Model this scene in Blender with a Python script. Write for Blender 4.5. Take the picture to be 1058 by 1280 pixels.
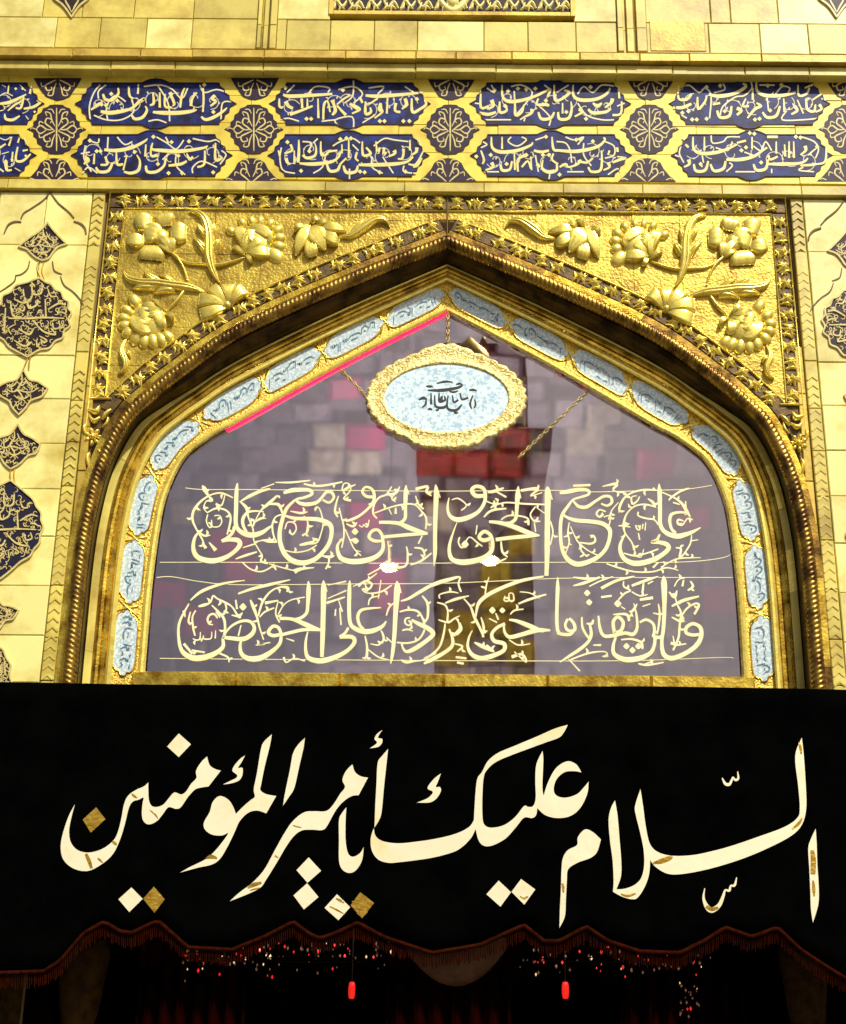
import bpy, math, random
from mathutils import Vector, Matrix
R = math.radians
rnd = random.Random(7)
scene = bpy.context.scene
for o in list(bpy.data.objects):
    bpy.data.objects.remove(o)

# ------------------------------------------------------------------ camera
F_PX, TILT, ROLL = 2000.0, R(22.6), R(0.5)
CX, CY = 556.5, 640.0
CAM = Vector((0.0, -9.4, 1.6))
FWD = Vector((0, math.cos(TILT), math.sin(TILT)))
UP0 = Vector((0, -math.sin(TILT), math.cos(TILT)))
RT0 = Vector((1, 0, 0))
RT = RT0 * math.cos(ROLL) + UP0 * math.sin(ROLL)
UP = -RT0 * math.sin(ROLL) + UP0 * math.cos(ROLL)
cam_data = bpy.data.cameras.new('camera')
cam = bpy.data.objects.new('camera', cam_data)
scene.collection.objects.link(cam)
m = Matrix.Identity(4)
for i in range(3):
    m[i][0], m[i][1], m[i][2], m[i][3] = RT[i], UP[i], -FWD[i], CAM[i]
cam.matrix_world = m
cam_data.sensor_fit = 'VERTICAL'
cam_data.sensor_height = 24.0
cam_data.lens = F_PX / 1280.0 * 24.0
cam_data.shift_x = -(CX - 529.0) / 1280.0
cam_data.clip_end = 2000
scene.camera = cam

# ------------------------------------------------------------------ light
SUN_EL, SUN_AZ = R(50), R(152)            # azimuth measured from +Y towards +X
sun_dir = Vector((math.sin(SUN_AZ) * math.cos(SUN_EL), math.cos(SUN_AZ) * math.cos(SUN_EL), math.sin(SUN_EL)))
world = bpy.data.worlds.new('World')
scene.world = world
world.use_nodes = True
wn = world.node_tree.nodes
sky = wn.new('ShaderNodeTexSky')
sky.sky_type = 'NISHITA'
sky.sun_disc = False
sky.sun_elevation = SUN_EL
sky.sun_rotation = SUN_AZ
sky.air_density = 1.0
sky.dust_density = 6.0
sky.ozone_density = 0.3
wn['Background'].inputs['Strength'].default_value = 0.06
world.node_tree.links.new(sky.outputs[0], wn['Background'].inputs['Color'])
sun_data = bpy.data.lights.new('sun', 'SUN')
sun_data.energy = 4.6
sun_data.angle = R(2.0)
sun_data.color = (1.0, 0.93, 0.80)
sun = bpy.data.objects.new('sun', sun_data)
sun.rotation_euler = (-sun_dir).to_track_quat('-Z', 'Y').to_euler()
sun.location = (8, -20, 25)
scene.collection.objects.link(sun)
scene.view_settings.view_transform = 'Standard'
scene.view_settings.look = 'None'
scene.view_settings.exposure = 0.15
scene.view_settings.gamma = 1.0
scene.view_settings.use_curve_mapping = False

# ------------------------------------------------------------------ materials
MATS = {}
def mat(name, col, rough=0.5, metal=0.0, var=0.0, col2=None, scale=6.0, detail=4.0, bump=0.0, bscale=None,
        objvar=0.0, emit=None, estr=0.0, stretch=(1, 1, 1), spec=None, mlo=0.4, mhi=0.65, rvar=0.0, coat=0.0):
    """Principled with noise between col and col2, a per-object tint and a noise bump."""
    ma = bpy.data.materials.new(name)
    ma.use_nodes = True
    nt = ma.node_tree
    n, l = nt.nodes, nt.links
    b = n['Principled BSDF']
    b.inputs['Roughness'].default_value = rough
    b.inputs['Metallic'].default_value = metal
    if spec is not None:
        b.inputs['Specular IOR Level'].default_value = spec
    if coat:
        b.inputs['Coat Weight'].default_value = coat
        b.inputs['Coat Roughness'].default_value = 0.12
    tc = n.new('ShaderNodeTexCoord')
    mp = n.new('ShaderNodeMapping')
    mp.inputs['Scale'].default_value = stretch
    geo = n.new('ShaderNodeNewGeometry')
    l.new(geo.outputs['Position'], mp.inputs['Vector'])
    noise = n.new('ShaderNodeTexNoise')
    noise.inputs['Scale'].default_value = scale
    noise.inputs['Detail'].default_value = detail
    noise.inputs['Roughness'].default_value = 0.62
    l.new(mp.outputs[0], noise.inputs['Vector'])
    c2 = col2 or tuple(max(0, c * (1 - var)) for c in col)
    ramp = n.new('ShaderNodeValToRGB')
    ramp.color_ramp.elements[0].position = mlo
    ramp.color_ramp.elements[1].position = mhi
    ramp.color_ramp.elements[0].color = (*col, 1)
    ramp.color_ramp.elements[1].color = (*c2, 1)
    l.new(noise.outputs['Fac'], ramp.inputs['Fac'])
    out = ramp.outputs['Color']
    if objvar:
        oi = n.new('ShaderNodeObjectInfo')
        mr = n.new('ShaderNodeMapRange')
        mr.inputs['To Min'].default_value = 1 - objvar
        mr.inputs['To Max'].default_value = 1 + objvar * 0.45
        l.new(oi.outputs['Random'], mr.inputs['Value'])
        hsv = n.new('ShaderNodeHueSaturation')
        l.new(mr.outputs[0], hsv.inputs['Value'])
        l.new(out, hsv.inputs['Color'])
        out = hsv.outputs[0]
    l.new(out, b.inputs['Base Color'])
    if rvar:
        mr2 = n.new('ShaderNodeMapRange')
        mr2.inputs['To Min'].default_value = max(0.03, rough - rvar)
        mr2.inputs['To Max'].default_value = min(1, rough + rvar)
        nz2 = n.new('ShaderNodeTexNoise')
        nz2.inputs['Scale'].default_value = scale * 2.3
        l.new(mp.outputs[0], nz2.inputs['Vector'])
        l.new(nz2.outputs['Fac'], mr2.inputs['Value'])
        l.new(mr2.outputs[0], b.inputs['Roughness'])
    if bump:
        nb = n.new('ShaderNodeTexNoise')
        nb.inputs['Scale'].default_value = bscale or scale * 4
        nb.inputs['Detail'].default_value = 5
        l.new(mp.outputs[0], nb.inputs['Vector'])
        bp = n.new('ShaderNodeBump')
        bp.inputs['Strength'].default_value = bump
        bp.inputs['Distance'].default_value = 0.01
        l.new(nb.outputs['Fac'], bp.inputs['Height'])
        l.new(bp.outputs[0], b.inputs['Normal'])
    if emit:
        b.inputs['Emission Color'].default_value = (*emit, 1)
        b.inputs['Emission Strength'].default_value = estr
    MATS[name] = ma
    return ma

mat('stone', (0.68, 0.57, 0.12), 0.42, 0.0, col2=(0.34, 0.23, 0.025), scale=3.4, detail=7, bump=0.10, bscale=30, objvar=0.2, mlo=0.44, mhi=0.74)
mat('stone_pale', (0.86, 0.79, 0.29), 0.40, 0.0, col2=(0.48, 0.36, 0.04), scale=3.0, detail=7, bump=0.08, bscale=30, objvar=0.13, mlo=0.46, mhi=0.76)
mat('stone_gold', (0.60, 0.43, 0.065), 0.42, 0.25, col2=(0.30, 0.18, 0.02), scale=5, bump=0.15, bscale=40, objvar=0.22, mlo=0.42, mhi=0.72)
mat('gold', (0.88, 0.64, 0.09), 0.26, 0.9, col2=(0.36, 0.20, 0.018), scale=9, bump=0.25, bscale=60, objvar=0.08, rvar=0.12)
mat('gold_bright', (0.92, 0.76, 0.17), 0.28, 0.45, col2=(0.66, 0.46, 0.05), scale=14, bump=0.12, bscale=80, objvar=0.08, mlo=0.5, mhi=0.75, rvar=0.1)
mat('gold_relief', (0.90, 0.73, 0.15), 0.28, 0.6, col2=(0.62, 0.44, 0.06), scale=16, bump=0.15, bscale=70, mlo=0.5, mhi=0.8, rvar=0.1)
mat('gold_field', (0.56, 0.42, 0.055), 0.36, 0.55, col2=(0.28, 0.18, 0.016), scale=5.5, bump=0.45, bscale=55, objvar=0.12, rvar=0.12)
mat('gold_dark', (0.12, 0.07, 0.012), 0.5, 0.4, col2=(0.05, 0.028, 0.006), scale=18, bump=0.3, bscale=80)  # as border bed: shade of the deep relief put into the colour
mat('bronze', (0.36, 0.22, 0.04), 0.34, 0.9, col2=(0.08, 0.04, 0.012), scale=7, bump=0.2, bscale=60, mlo=0.42, mhi=0.62)
mat('gold_granular', (0.85, 0.62, 0.11), 0.40, 0.5, col2=(0.46, 0.27, 0.03), scale=70, detail=1, bump=0.8, bscale=90, mlo=0.45, mhi=0.6)
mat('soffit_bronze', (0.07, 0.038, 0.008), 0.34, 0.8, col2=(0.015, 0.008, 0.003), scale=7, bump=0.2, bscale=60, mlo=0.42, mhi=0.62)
mat('joint', (0.16, 0.11, 0.03), 0.8)
mat('tile_gold', (0.78, 0.63, 0.075), 0.36, 0.1, col2=(0.50, 0.34, 0.025), scale=6, bump=0.06, bscale=40, objvar=0.14, mlo=0.45, mhi=0.75)
mat('tile_blue', (0.010, 0.030, 0.21), 0.45, 0.0, col2=(0.008, 0.006, 0.035), scale=16, objvar=0.1, mlo=0.35, mhi=0.6, bump=0.05, bscale=60, spec=0.2)
mat('tile_dark', (0.018, 0.012, 0.035), 0.45, 0.0, col2=(0.035, 0.016, 0.03), scale=22, bump=0.05, bscale=60, spec=0.2)
mat('glaze_cream', (0.78, 0.70, 0.26), 0.35, 0.0, col2=(0.62, 0.50, 0.13), scale=25, mlo=0.5, mhi=0.8)
mat('glaze_white', (0.74, 0.68, 0.40), 0.35)
mat('glaze_vine', (0.58, 0.53, 0.36), 0.35)
mat('inlay_line', (0.66, 0.56, 0.22), 0.4, 0.0, col2=(0.5, 0.4, 0.13), scale=30)
mat('inlay_dark', (0.016, 0.011, 0.017), 0.45, 0.0, col2=(0.03, 0.018, 0.018), scale=20, spec=0.2)
mat('inlay_blue', (0.010, 0.013, 0.045), 0.45, 0.0, col2=(0.02, 0.013, 0.02), scale=14, spec=0.2)
mat('pale_blue', (0.40, 0.55, 0.62), 0.34, 0.0, col2=(0.70, 0.76, 0.76), scale=55, detail=2, mlo=0.48, mhi=0.56, bump=0.08, bscale=90)
mat('ink_blue', (0.10, 0.20, 0.28), 0.4)
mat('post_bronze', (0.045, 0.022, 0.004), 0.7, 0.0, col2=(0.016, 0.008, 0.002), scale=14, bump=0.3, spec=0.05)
mat('enamel', (0.66, 0.84, 0.88), 0.30, 0.0, col2=(0.38, 0.56, 0.72), scale=42, detail=2, mlo=0.52, mhi=0.60)
mat('ink_black', (0.012, 0.016, 0.02), 0.4)
mat('plaque_gold', (0.82, 0.70, 0.28), 0.36, 0.3, col2=(0.45, 0.33, 0.08), scale=55, detail=2, bump=0.9, bscale=70, mlo=0.45, mhi=0.6)
mat('letter_cream', (0.90, 0.86, 0.52), 0.5, 0.0, col2=(0.84, 0.77, 0.40), scale=6)
mat('foil', (0.97, 0.92, 0.64), 0.22, 0.3, col2=(0.92, 0.76, 0.34), scale=2.4, bump=0.9, bscale=3.0, mlo=0.52, mhi=0.72)
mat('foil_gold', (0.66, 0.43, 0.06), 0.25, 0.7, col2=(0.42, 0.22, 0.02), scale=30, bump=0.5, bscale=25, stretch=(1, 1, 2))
mat('black_cloth', (0.0012, 0.0013, 0.0013), 0.95, 0.0, col2=(0.0006, 0.0006, 0.0006), scale=4, spec=0.0, bump=0.3, bscale=300)
mat('fringe_red', (0.034, 0.006, 0.002), 0.9, 0.0, col2=(0.014, 0.003, 0.001), scale=30, spec=0.0)
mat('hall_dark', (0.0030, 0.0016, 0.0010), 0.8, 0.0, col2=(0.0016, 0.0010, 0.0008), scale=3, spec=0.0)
mat('hall_wall', (0.12, 0.10, 0.12), 0.6, 0.0, col2=(0.08, 0.06, 0.08), scale=3)
mat('curtain_red', (0.010, 0.0009, 0.0006), 0.8, 0.0, col2=(0.008, 0.001, 0.001), scale=4, stretch=(6, 1, .4), spec=0.0)
mat('mirror_facet', (0.44, 0.39, 0.45), 0.45, 0.15, col2=(0.24, 0.20, 0.26), scale=9, objvar=0.6, bump=0.15, bscale=12)
mat('vault_plaster', (0.46, 0.40, 0.47), 0.5, 0.0, col2=(0.24, 0.18, 0.26), scale=2.2, mlo=0.35, mhi=0.7)
mat('red_glint_facet', (0.60, 0.04, 0.03), 0.4, 0.0, col2=(0.25, 0.05, 0.02), scale=7)  # red of the reflected tower gallery put into the facet colour
mat('gold_glint_facet', (1.0, 0.80, 0.10), 0.35, 0.0, col2=(0.5, 0.3, 0.03), scale=9)  # gold of the reflected tower shaft painted as facet colour
mat('pale_glint_facet', (0.92, 0.88, 0.74), 0.35, 0.0, col2=(0.55, 0.48, 0.34), scale=9, bump=0.1, bscale=12)  # pale mirror reflections and haze painted as facet colour
mat('pink_glow_facet', (0.95, 0.04, 0.30), 0.4, 0.0, col2=(0.65, 0.08, 0.28), scale=6, mlo=0.42, mhi=0.62)  # reflected neon glow painted as facet colour
mat('pink_lamp', (0.9, 0.1, 0.4), 0.5, emit=(1.0, 0.001, 0.045), estr=4.0)
mat('pink_dim', (0.9, 0.1, 0.4), 0.5, emit=(1.0, 0.01, 0.10), estr=0.7)
mat('red_lamp', (0.8, 0.03, 0.03), 0.5, emit=(1.0, 0.02, 0.015), estr=0.7)
mat('warm_bulb', (1, 0.8, 0.6), 0.5, emit=(1.0, 0.62, 0.30), estr=0.8)
mat('crystal', (0.55, 0.30, 0.20), 0.12, 0.6)
mat('lamp_glass', (0.9, 0.9, 0.85), 0.4, emit=(1.0, 0.88, 0.80), estr=380.0)
mat('step_shade', (0.16, 0.10, 0.02), 0.7, 0.0, col2=(0.08, 0.05, 0.012), scale=20)  # dark tone stands in for shade along the recessed ogee step
mat('iron', (0.05, 0.04, 0.035), 0.5, 0.8)
mat('paving', (0.13, 0.11, 0.08), 0.6, 0.0, col2=(0.09, 0.075, 0.05), scale=0.7, bump=0.1)
mat('tower_brick', (0.62, 0.12, 0.04), 0.6, 0.0, col2=(0.34, 0.09, 0.04), scale=1.2, bump=0.3, bscale=6)
mat('tower_gold', (1.0, 0.74, 0.10), 0.45, 0.85, col2=(0.5, 0.3, 0.03), scale=2)
mat('clock_white', (0.75, 0.72, 0.62), 0.5)

def glass_material():
    ma = bpy.data.materials.new('window_glass')
    ma.use_nodes = True
    n, l = ma.node_tree.nodes, ma.node_tree.links
    n.remove(n['Principled BSDF'])
    fr = n.new('ShaderNodeFresnel')
    fr.inputs['IOR'].default_value = 2.25
    bf = n.new('ShaderNodeNewGeometry')
    mr = n.new('ShaderNodeMapRange')          # a thin pane reflects alike from both sides
    mr.inputs['To Min'].default_value = 3.7
    mr.inputs['To Max'].default_value = 1 / 3.7
    l.new(bf.outputs['Backfacing'], mr.inputs['Value'])
    l.new(mr.outputs[0], fr.inputs['IOR'])
    tr = n.new('ShaderNodeBsdfTransparent')
    tr.inputs['Color'].default_value = (0.90, 0.86, 0.90, 1)
    rf = n.new('ShaderNodeBsdfRefraction')     # slightly wavy, dusty old glass: softens what lies far behind
    rf.inputs['IOR'].default_value = 1.3
    rf.inputs['Roughness'].default_value = 0.17
    rf.inputs['Color'].default_value = (0.92, 0.88, 0.92, 1)
    mt_ = n.new('ShaderNodeMixShader')
    mt_.inputs['Fac'].default_value = 1.0
    gl = n.new('ShaderNodeBsdfGlossy')
    gl.inputs['Roughness'].default_value = 0.012
    gl.inputs['Color'].default_value = (1, 0.90, 0.94, 1)
    geo = n.new('ShaderNodeNewGeometry')
    nz = n.new('ShaderNodeTexNoise')
    nz.inputs['Scale'].default_value = 1.6
    nz.inputs['Detail'].default_value = 1.0
    l.new(geo.outputs['Position'], nz.inputs['Vector'])
    bp = n.new('ShaderNodeBump')
    bp.inputs['Strength'].default_value = 0.05
    bp.inputs['Distance'].default_value = 0.02
    l.new(nz.outputs['Fac'], bp.inputs['Height'])
    l.new(bp.outputs[0], gl.inputs['Normal'])
    mx = n.new('ShaderNodeMixShader')
    l.new(fr.outputs[0], mx.inputs['Fac'])
    l.new(tr.outputs[0], mt_.inputs[1])
    l.new(rf.outputs[0], mt_.inputs[2])
    l.new(mt_.outputs[0], mx.inputs[1])
    l.new(gl.outputs[0], mx.inputs[2])
    l.new(mx.outputs[0], n['Material Output'].inputs['Surface'])
    MATS['window_glass'] = ma
glass_material()

# ------------------------------------------------------------------ geometry helpers
def P(px, py, y=0.0):
    """photo pixel -> point on the vertical plane at depth y"""
    u, v = (px - CX) / F_PX, (CY - py) / F_PX
    d = FWD + RT * u + UP * v
    t = (y - CAM.y) / d.y
    return CAM + d * t

class MB:
    """collects geometry for ONE mesh object"""
    def __init__(s):
        s.v, s.f, s.sm = [], [], []
    def add(s, vs, fs, smooth=False):
        k = len(s.v)
        s.v += [tuple(a) for a in vs]
        s.f += [tuple(i + k for i in f) for f in fs]
        s.sm += [smooth] * len(fs)
        return s
    def mirrored(s):
        r = MB()
        r.v = [(-a, b, c) for a, b, c in s.v]
        r.f = [tuple(reversed(f)) for f in s.f]
        r.sm = list(s.sm)
        return r
    def mesh(s, name):
        me = bpy.data.meshes.new(name)
        me.from_pydata(s.v, [], s.f)
        me.polygons.foreach_set('use_smooth', s.sm)
        me.update()
        return me
    def build(s, name, material, parent=None):
        me = s.mesh(name)
        me.materials.append(MATS[material])
        return link(name, me, parent)

def link(name, data, parent=None):
    o = bpy.data.objects.new(name, data)
    scene.collection.objects.link(o)
    if parent is not None:
        o.parent = parent
        off = WORLD.get(parent.name, Vector((0, 0, 0)))
        o.location = -off
    WORLD[o.name] = Vector((0, 0, 0))
    return o
WORLD = {}

def thing(name, label, cat, loc=(0, 0, 0), group=None):
    o = bpy.data.objects.new(name, None)
    scene.collection.objects.link(o)
    o.location = loc
    o.empty_display_size = 0.2
    WORLD[o.name] = Vector(loc)
    tag(o, label, cat, group)
    return o
def tag(o, label, cat, group=None):
    o['label'] = label
    o['category'] = cat
    if group:
        o['group'] = group
    return o
def structure(o):
    o['kind'] = 'structure'
    return o

def catmull(pts, closed=False, sub=6):
    """pts: tuples of equal length; last flag not included"""
    n = len(pts)
    if n < 2:
        return pts
    out = []
    rng = range(n if closed else n - 1)
    for i in rng:
        if closed:
            p0, p1, p2, p3 = pts[(i - 1) % n], pts[i], pts[(i + 1) % n], pts[(i + 2) % n]
        else:
            p0, p1, p2, p3 = pts[max(i - 1, 0)], pts[i], pts[i + 1], pts[min(i + 2, n - 1)]
        for k in range(sub):
            t = k / sub
            out.append(tuple(0.5 * ((2 * b) + (-a + c) * t + (2 * a - 5 * b + 4 * c - d) * t * t + (-a + 3 * b - 3 * c + d) * t ** 3)
                             for a, b, c, d in zip(p0, p1, p2, p3)))
    if not closed:
        out.append(tuple(pts[-1]))
    return out

def parse(s):
    """'x,y,w x,y,w; ...' -> list of strokes"""
    res = []
    for st in s.replace('\n', ' ').split(';'):
        st = st.strip()
        if st:
            res.append([tuple(float(c) for c in p.split(',')) for p in st.split()])
    return res

def stroke_px(pts, ox, oy, k, wmul=1.0, defw=8):
    return [(ox + p[0] * k, oy + p[1] * k, (p[2] if len(p) > 2 else defw) * k * wmul) for p in pts]

PROFILES = {'petal': [(-1, 0), (-.92, .66), (-.74, .96), (-.5, .80), (-.27, .98), (0, .78), (.27, .98), (.5, .80), (.74, .96), (.92, .66), (1, 0)],
            'leaf': [(-1, 0), (-.85, .50), (-.5, .92), (-.12, .95), (0, .62), (.12, .95), (.5, .92), (.85, .50), (1, 0)]}
def ribbon(mb, pts, y0, h, sub=5, dome=False, cast=P, smooth=None):
    """pts (x, y, w) in the cast's plane units; raised h in front of depth y0."""
    c = catmull(pts, sub=sub) if len(pts) > 2 else catmull([pts[0], tuple((a + b) / 2 for a, b in zip(*pts)), pts[1]], sub=2)
    n = len(c)
    prof = [(-1, 0), (-0.75, .62), (-0.35, .93), (0, 1), (0.35, .93), (0.75, .62), (1, 0)] if dome else [(-1, 0), (-.86, 1), (.86, 1), (1, 0)]
    if dome in PROFILES:
        prof = PROFILES[dome]
    m_ = len(prof)
    vs, fs = [], []
    for i in range(n):
        a, b = c[max(i - 1, 0)], c[min(i + 1, n - 1)]
        dx, dy = b[0] - a[0], b[1] - a[1]
        L = math.hypot(dx, dy) or 1
        nx, ny = -dy / L, dx / L
        w = max(c[i][2], 0.05) / 2 if c[i][2] > 0.05 or cast is P else max(c[i][2], 0.0004) / 2
        hh = h
        if dome:
            hh = h * min(1.0, 0.25 + 0.75 * math.sin(math.pi * min(max((i + .3) / (n - .4), 0), 1)) ** .6)
        for s_, z in prof:
            p = cast(c[i][0] + nx * w * s_, c[i][1] + ny * w * s_, y0)
            vs.append((p[0], p[1] - z * hh, p[2]))
    for i in range(n - 1):
        for j in range(m_ - 1):
            fs.append((i * m_ + j, i * m_ + j + 1, (i + 1) * m_ + j + 1, (i + 1) * m_ + j))
    fs.append(tuple(range(m_)))
    fs.append(tuple(range((n - 1) * m_, n * m_))[::-1])
    mb.add(vs, fs, bool(dome) if smooth is None else smooth)

def blob(mb, x, y, r, y0, h, cast=P, n=10, rot=0.0, asp=1.0):
    """rounded dome at a spot (petal bulb, dot)"""
    vs, fs = [], []
    rings = [(1.0, 0), (.88, .5), (.6, .85), (.25, .99)]
    for rr, z in rings:
        for k in range(n):
            a = 2 * math.pi * k / n
            ex, ey = math.cos(a) * r * rr, math.sin(a) * r * rr * asp
            p = cast(x + ex * math.cos(rot) - ey * math.sin(rot), y + ex * math.sin(rot) + ey * math.cos(rot), y0)
            vs.append((p[0], p[1] - z * h, p[2]))
    for i in range(len(rings) - 1):
        for k in range(n):
            fs.append((i * n + k, i * n + (k + 1) % n, (i + 1) * n + (k + 1) % n, (i + 1) * n + k))
    fs.append(tuple((len(rings) - 1) * n + k for k in range(n)))
    mb.add(vs, fs, True)

def diamond(mb, x, y, r, y0, h, cast=P):
    poly(mb, [(x, y - r), (x + r, y), (x, y + r), (x - r, y)], y0, h, cast)

def poly(mb, pts, y0, h, cast=P, bevel=0.0):
    """closed outline (already smooth) extruded from depth y0 to y0-h"""
    base = [cast(a, b, y0) for a, b in pts]
    n = len(base)
    vs = [tuple(p) for p in base] + [(p[0], p[1] - h, p[2]) for p in base]
    fs = [tuple(range(n, 2 * n))]
    for i in range(n):
        j = (i + 1) % n
        fs.append((i, j, n + j, n + i))
    mb.add(vs, fs)

def outline(s, ox=0, oy=0, k=1.0, sub=5):
    """'x,y x,y! ...' closed outline, ! marks a sharp corner -> smooth list"""
    raw = []
    for tk in s.split():
        sharp = tk.endswith('!')
        a, b = tk.rstrip('!').split(',')
        raw.append((ox + float(a) * k, oy + float(b) * k, sharp))
    n = len(raw)
    cs = [i for i in range(n) if raw[i][2]]
    if not cs:
        return catmull([r[:2] for r in raw], closed=True, sub=sub)
    out = []
    for a, i in enumerate(cs):
        j = cs[(a + 1) % len(cs)]
        seg = []
        q = i
        while True:
            seg.append(raw[q][:2])
            if q == j and len(seg) > 1:
                break
            q = (q + 1) % n
        if len(seg) == 2:
            out.append(seg[0])
        else:
            out += catmull(seg, sub=sub)[:-1]
    return out

def box(mb, x0, x1, y0, y1, z0, z1, ch=0.0):
    """box whose front (y0) edges are chamfered by ch"""
    if ch <= 0:
        v = [(x0, y0, z0), (x1, y0, z0), (x1, y0, z1), (x0, y0, z1), (x0, y1, z0), (x1, y1, z0), (x1, y1, z1), (x0, y1, z1)]
        f = [(0, 1, 2, 3), (5, 4, 7, 6), (4, 0, 3, 7), (1, 5, 6, 2), (3, 2, 6, 7), (4, 5, 1, 0)]
        mb.add(v, f)
        return mb
    v = [(x0 + ch, y0, z0 + ch), (x1 - ch, y0, z0 + ch), (x1 - ch, y0, z1 - ch), (x0 + ch, y0, z1 - ch),
         (x0, y0 + ch, z0), (x1, y0 + ch, z0), (x1, y0 + ch, z1), (x0, y0 + ch, z1),
         (x0, y1, z0), (x1, y1, z0), (x1, y1, z1), (x0, y1, z1)]
    f = [(0, 1, 2, 3), (4, 5, 1, 0), (5, 6, 2, 1), (6, 7, 3, 2), (7, 4, 0, 3),
         (8, 9, 5, 4), (9, 10, 6, 5), (10, 11, 7, 6), (11, 8, 4, 7), (9, 8, 11, 10)]
    mb.add(v, f)
    return mb

def lathe(mb, prof, cx, cy, n=16, smooth=True):
    """prof list of (r, z) round a vertical axis"""
    vs, fs = [], []
    for r, z in prof:
        for k in range(n):
            a = 2 * math.pi * k / n
            vs.append((cx + r * math.cos(a), cy + r * math.sin(a), z))
    for i in range(len(prof) - 1):
        for k in range(n):
            fs.append((i * n + k, i * n + (k + 1) % n, (i + 1) * n + (k + 1) % n, (i + 1) * n + k))
    fs.append(tuple(range(n))[::-1])
    fs.append(tuple((len(prof) - 1) * n + k for k in range(n)))
    mb.add(vs, fs, smooth)

def tube(mb, pts, r, n=6):
    pts = [Vector(p) for p in pts]
    vs, fs = [], []
    for i, p in enumerate(pts):
        d = (pts[min(i + 1, len(pts) - 1)] - pts[max(i - 1, 0)]).normalized()
        a = d.cross(Vector((0, 1, 0)))
        if a.length < 1e-3:
            a = d.cross(Vector((1, 0, 0)))
        a.normalize()
        b = d.cross(a)
        for k in range(n):
            t = 2 * math.pi * k / n
            vs.append(tuple(p + (a * math.cos(t) + b * math.sin(t)) * r))
    for i in range(len(pts) - 1):
        for k in range(n):
            fs.append((i * n + k, i * n + (k + 1) % n, (i + 1) * n + (k + 1) % n, (i + 1) * n + k))
    fs.append(tuple(range(n))[::-1])
    fs.append(tuple((len(pts) - 1) * n + k for k in range(n)))
    mb.add(vs, fs, True)

def M(x, z, y):
    """identity cast: metric x, z on depth y"""
    return Vector((x, y, z))

def share(o, name, loc, parent, rot=None, scale=None):
    """another piece with the same mesh data"""
    c = o.copy()
    c.name = name
    scene.collection.objects.link(c)
    c.parent = parent
    c.location = Vector(loc) - WORLD.get(parent.name, Vector((0, 0, 0)))
    if rot is not None:
        c.rotation_euler = rot
    if scale is not None:
        c.scale = scale
    return c

# ================================================================== SETTING
gmb = MB()
gmb.add([(-400, -400, 0), (400, -400, 0), (400, 400, 0), (-400, 400, 0)], [(0, 1, 2, 3)])
structure(gmb.build('ground', 'paving'))

# ------------------------------------------------------------------ arch rails
ROPE = [(-2.32, 4.0), (-2.325, 4.6), (-2.325, 5.2), (-2.305, 5.5), (-2.25, 5.83), (-2.125, 6.17), (-1.98, 6.35), (-1.80, 6.53), (-1.385, 6.87), (-.70, 7.235), (0, 7.563)]
GLASS = [(-1.885, 4.0), (-1.888, 4.6), (-1.887, 5.12), (-1.868, 5.53), (-1.835, 5.77), (-1.74, 6.02), (-1.60, 6.16), (-1.48, 6.245), (-1.39, 6.295), (-.70, 6.745), (0, 7.16)]
GY = 0.20
YS = 0.58
SUB = 14
def to0(q, y):
    k = -CAM.y / (y - CAM.y)
    return (q[0] * k, CAM.z + (q[1] - CAM.z) * k)
ROPE_D = catmull(ROPE, sub=SUB)
GLASS_D = catmull([to0(q, 0.34) for q in GLASS], sub=SUB)
NU = len(ROPE_D)
def sstep(a, b, x):
    t = min(max((x - a) / (b - a), 0), 1)
    return t * t * (3 - 2 * t)
def vis(i, s, y, s2=None):
    """arch sample i (may be fractional), s=0 glass edge .. 1 rope edge, pushed back to depth y"""
    if s2 is not None:
        s = s + (s2 - s) * sstep(4.0, 8.0, i / SUB)
    i = min(max(i, 0), NU - 1)
    a = int(i); b = min(a + 1, NU - 1); f = i - a
    gx, gz = (GLASS_D[a][0] * (1 - f) + GLASS_D[b][0] * f, GLASS_D[a][1] * (1 - f) + GLASS_D[b][1] * f)
    rx, rz = (ROPE_D[a][0] * (1 - f) + ROPE_D[b][0] * f, ROPE_D[a][1] * (1 - f) + ROPE_D[b][1] * f)
    y = y * YS if y > 0 else y
    x, z = gx + (rx - gx) * s, gz + (rz - gz) * s
    k = (y - CAM.y) / -CAM.y
    return Vector((x * k, y, CAM.z + (z - CAM.z) * k))
def loft(rails, i0, i1, dy=0.0, closed_ends=True):
    mb = MB()
    n = len(rails)
    idx = list(range(i0, i1 + 1))
    vs = [tuple(vis(i, r[0], r[2] + dy, r[1])) for i in idx for r in rails]
    fs = []
    for a in range(len(idx) - 1):
        for j in range(n - 1):
            fs.append((a * n + j, a * n + j + 1, (a + 1) * n + j + 1, (a + 1) * n + j))
    mb.add(vs, fs, False)
    return mb
def both(mb, name, material, parent):
    return mb.build(name, material, parent), mb.mirrored().build(name, material, parent)

# ================================================================== FACADE WALL
wall = thing('shrine_facade', 'pale golden stone facade of cut blocks framing the pointed arch window', 'facade', (0, 0, 0))
WX = 4.6
core = MB()
box(core, -WX, -2.36, 0.03, 1.2, 0, 7.93)
box(core, 2.36, WX, 0.03, 1.2, 0, 7.93)
box(core, -WX, WX, 0.03, 1.2, 7.931, 13.0)
core.build('wall_core', 'joint', wall)
for sx in (-1, 1):
    box(MB(), min(sx * 2.37, sx * WX), max(sx * 2.37, sx * WX), .004, .05, 0, 3.08, .01).build('shade_panel', 'post_bronze', wall)  # dark panels added to imitate the banner's shade on the lower wall

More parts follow.
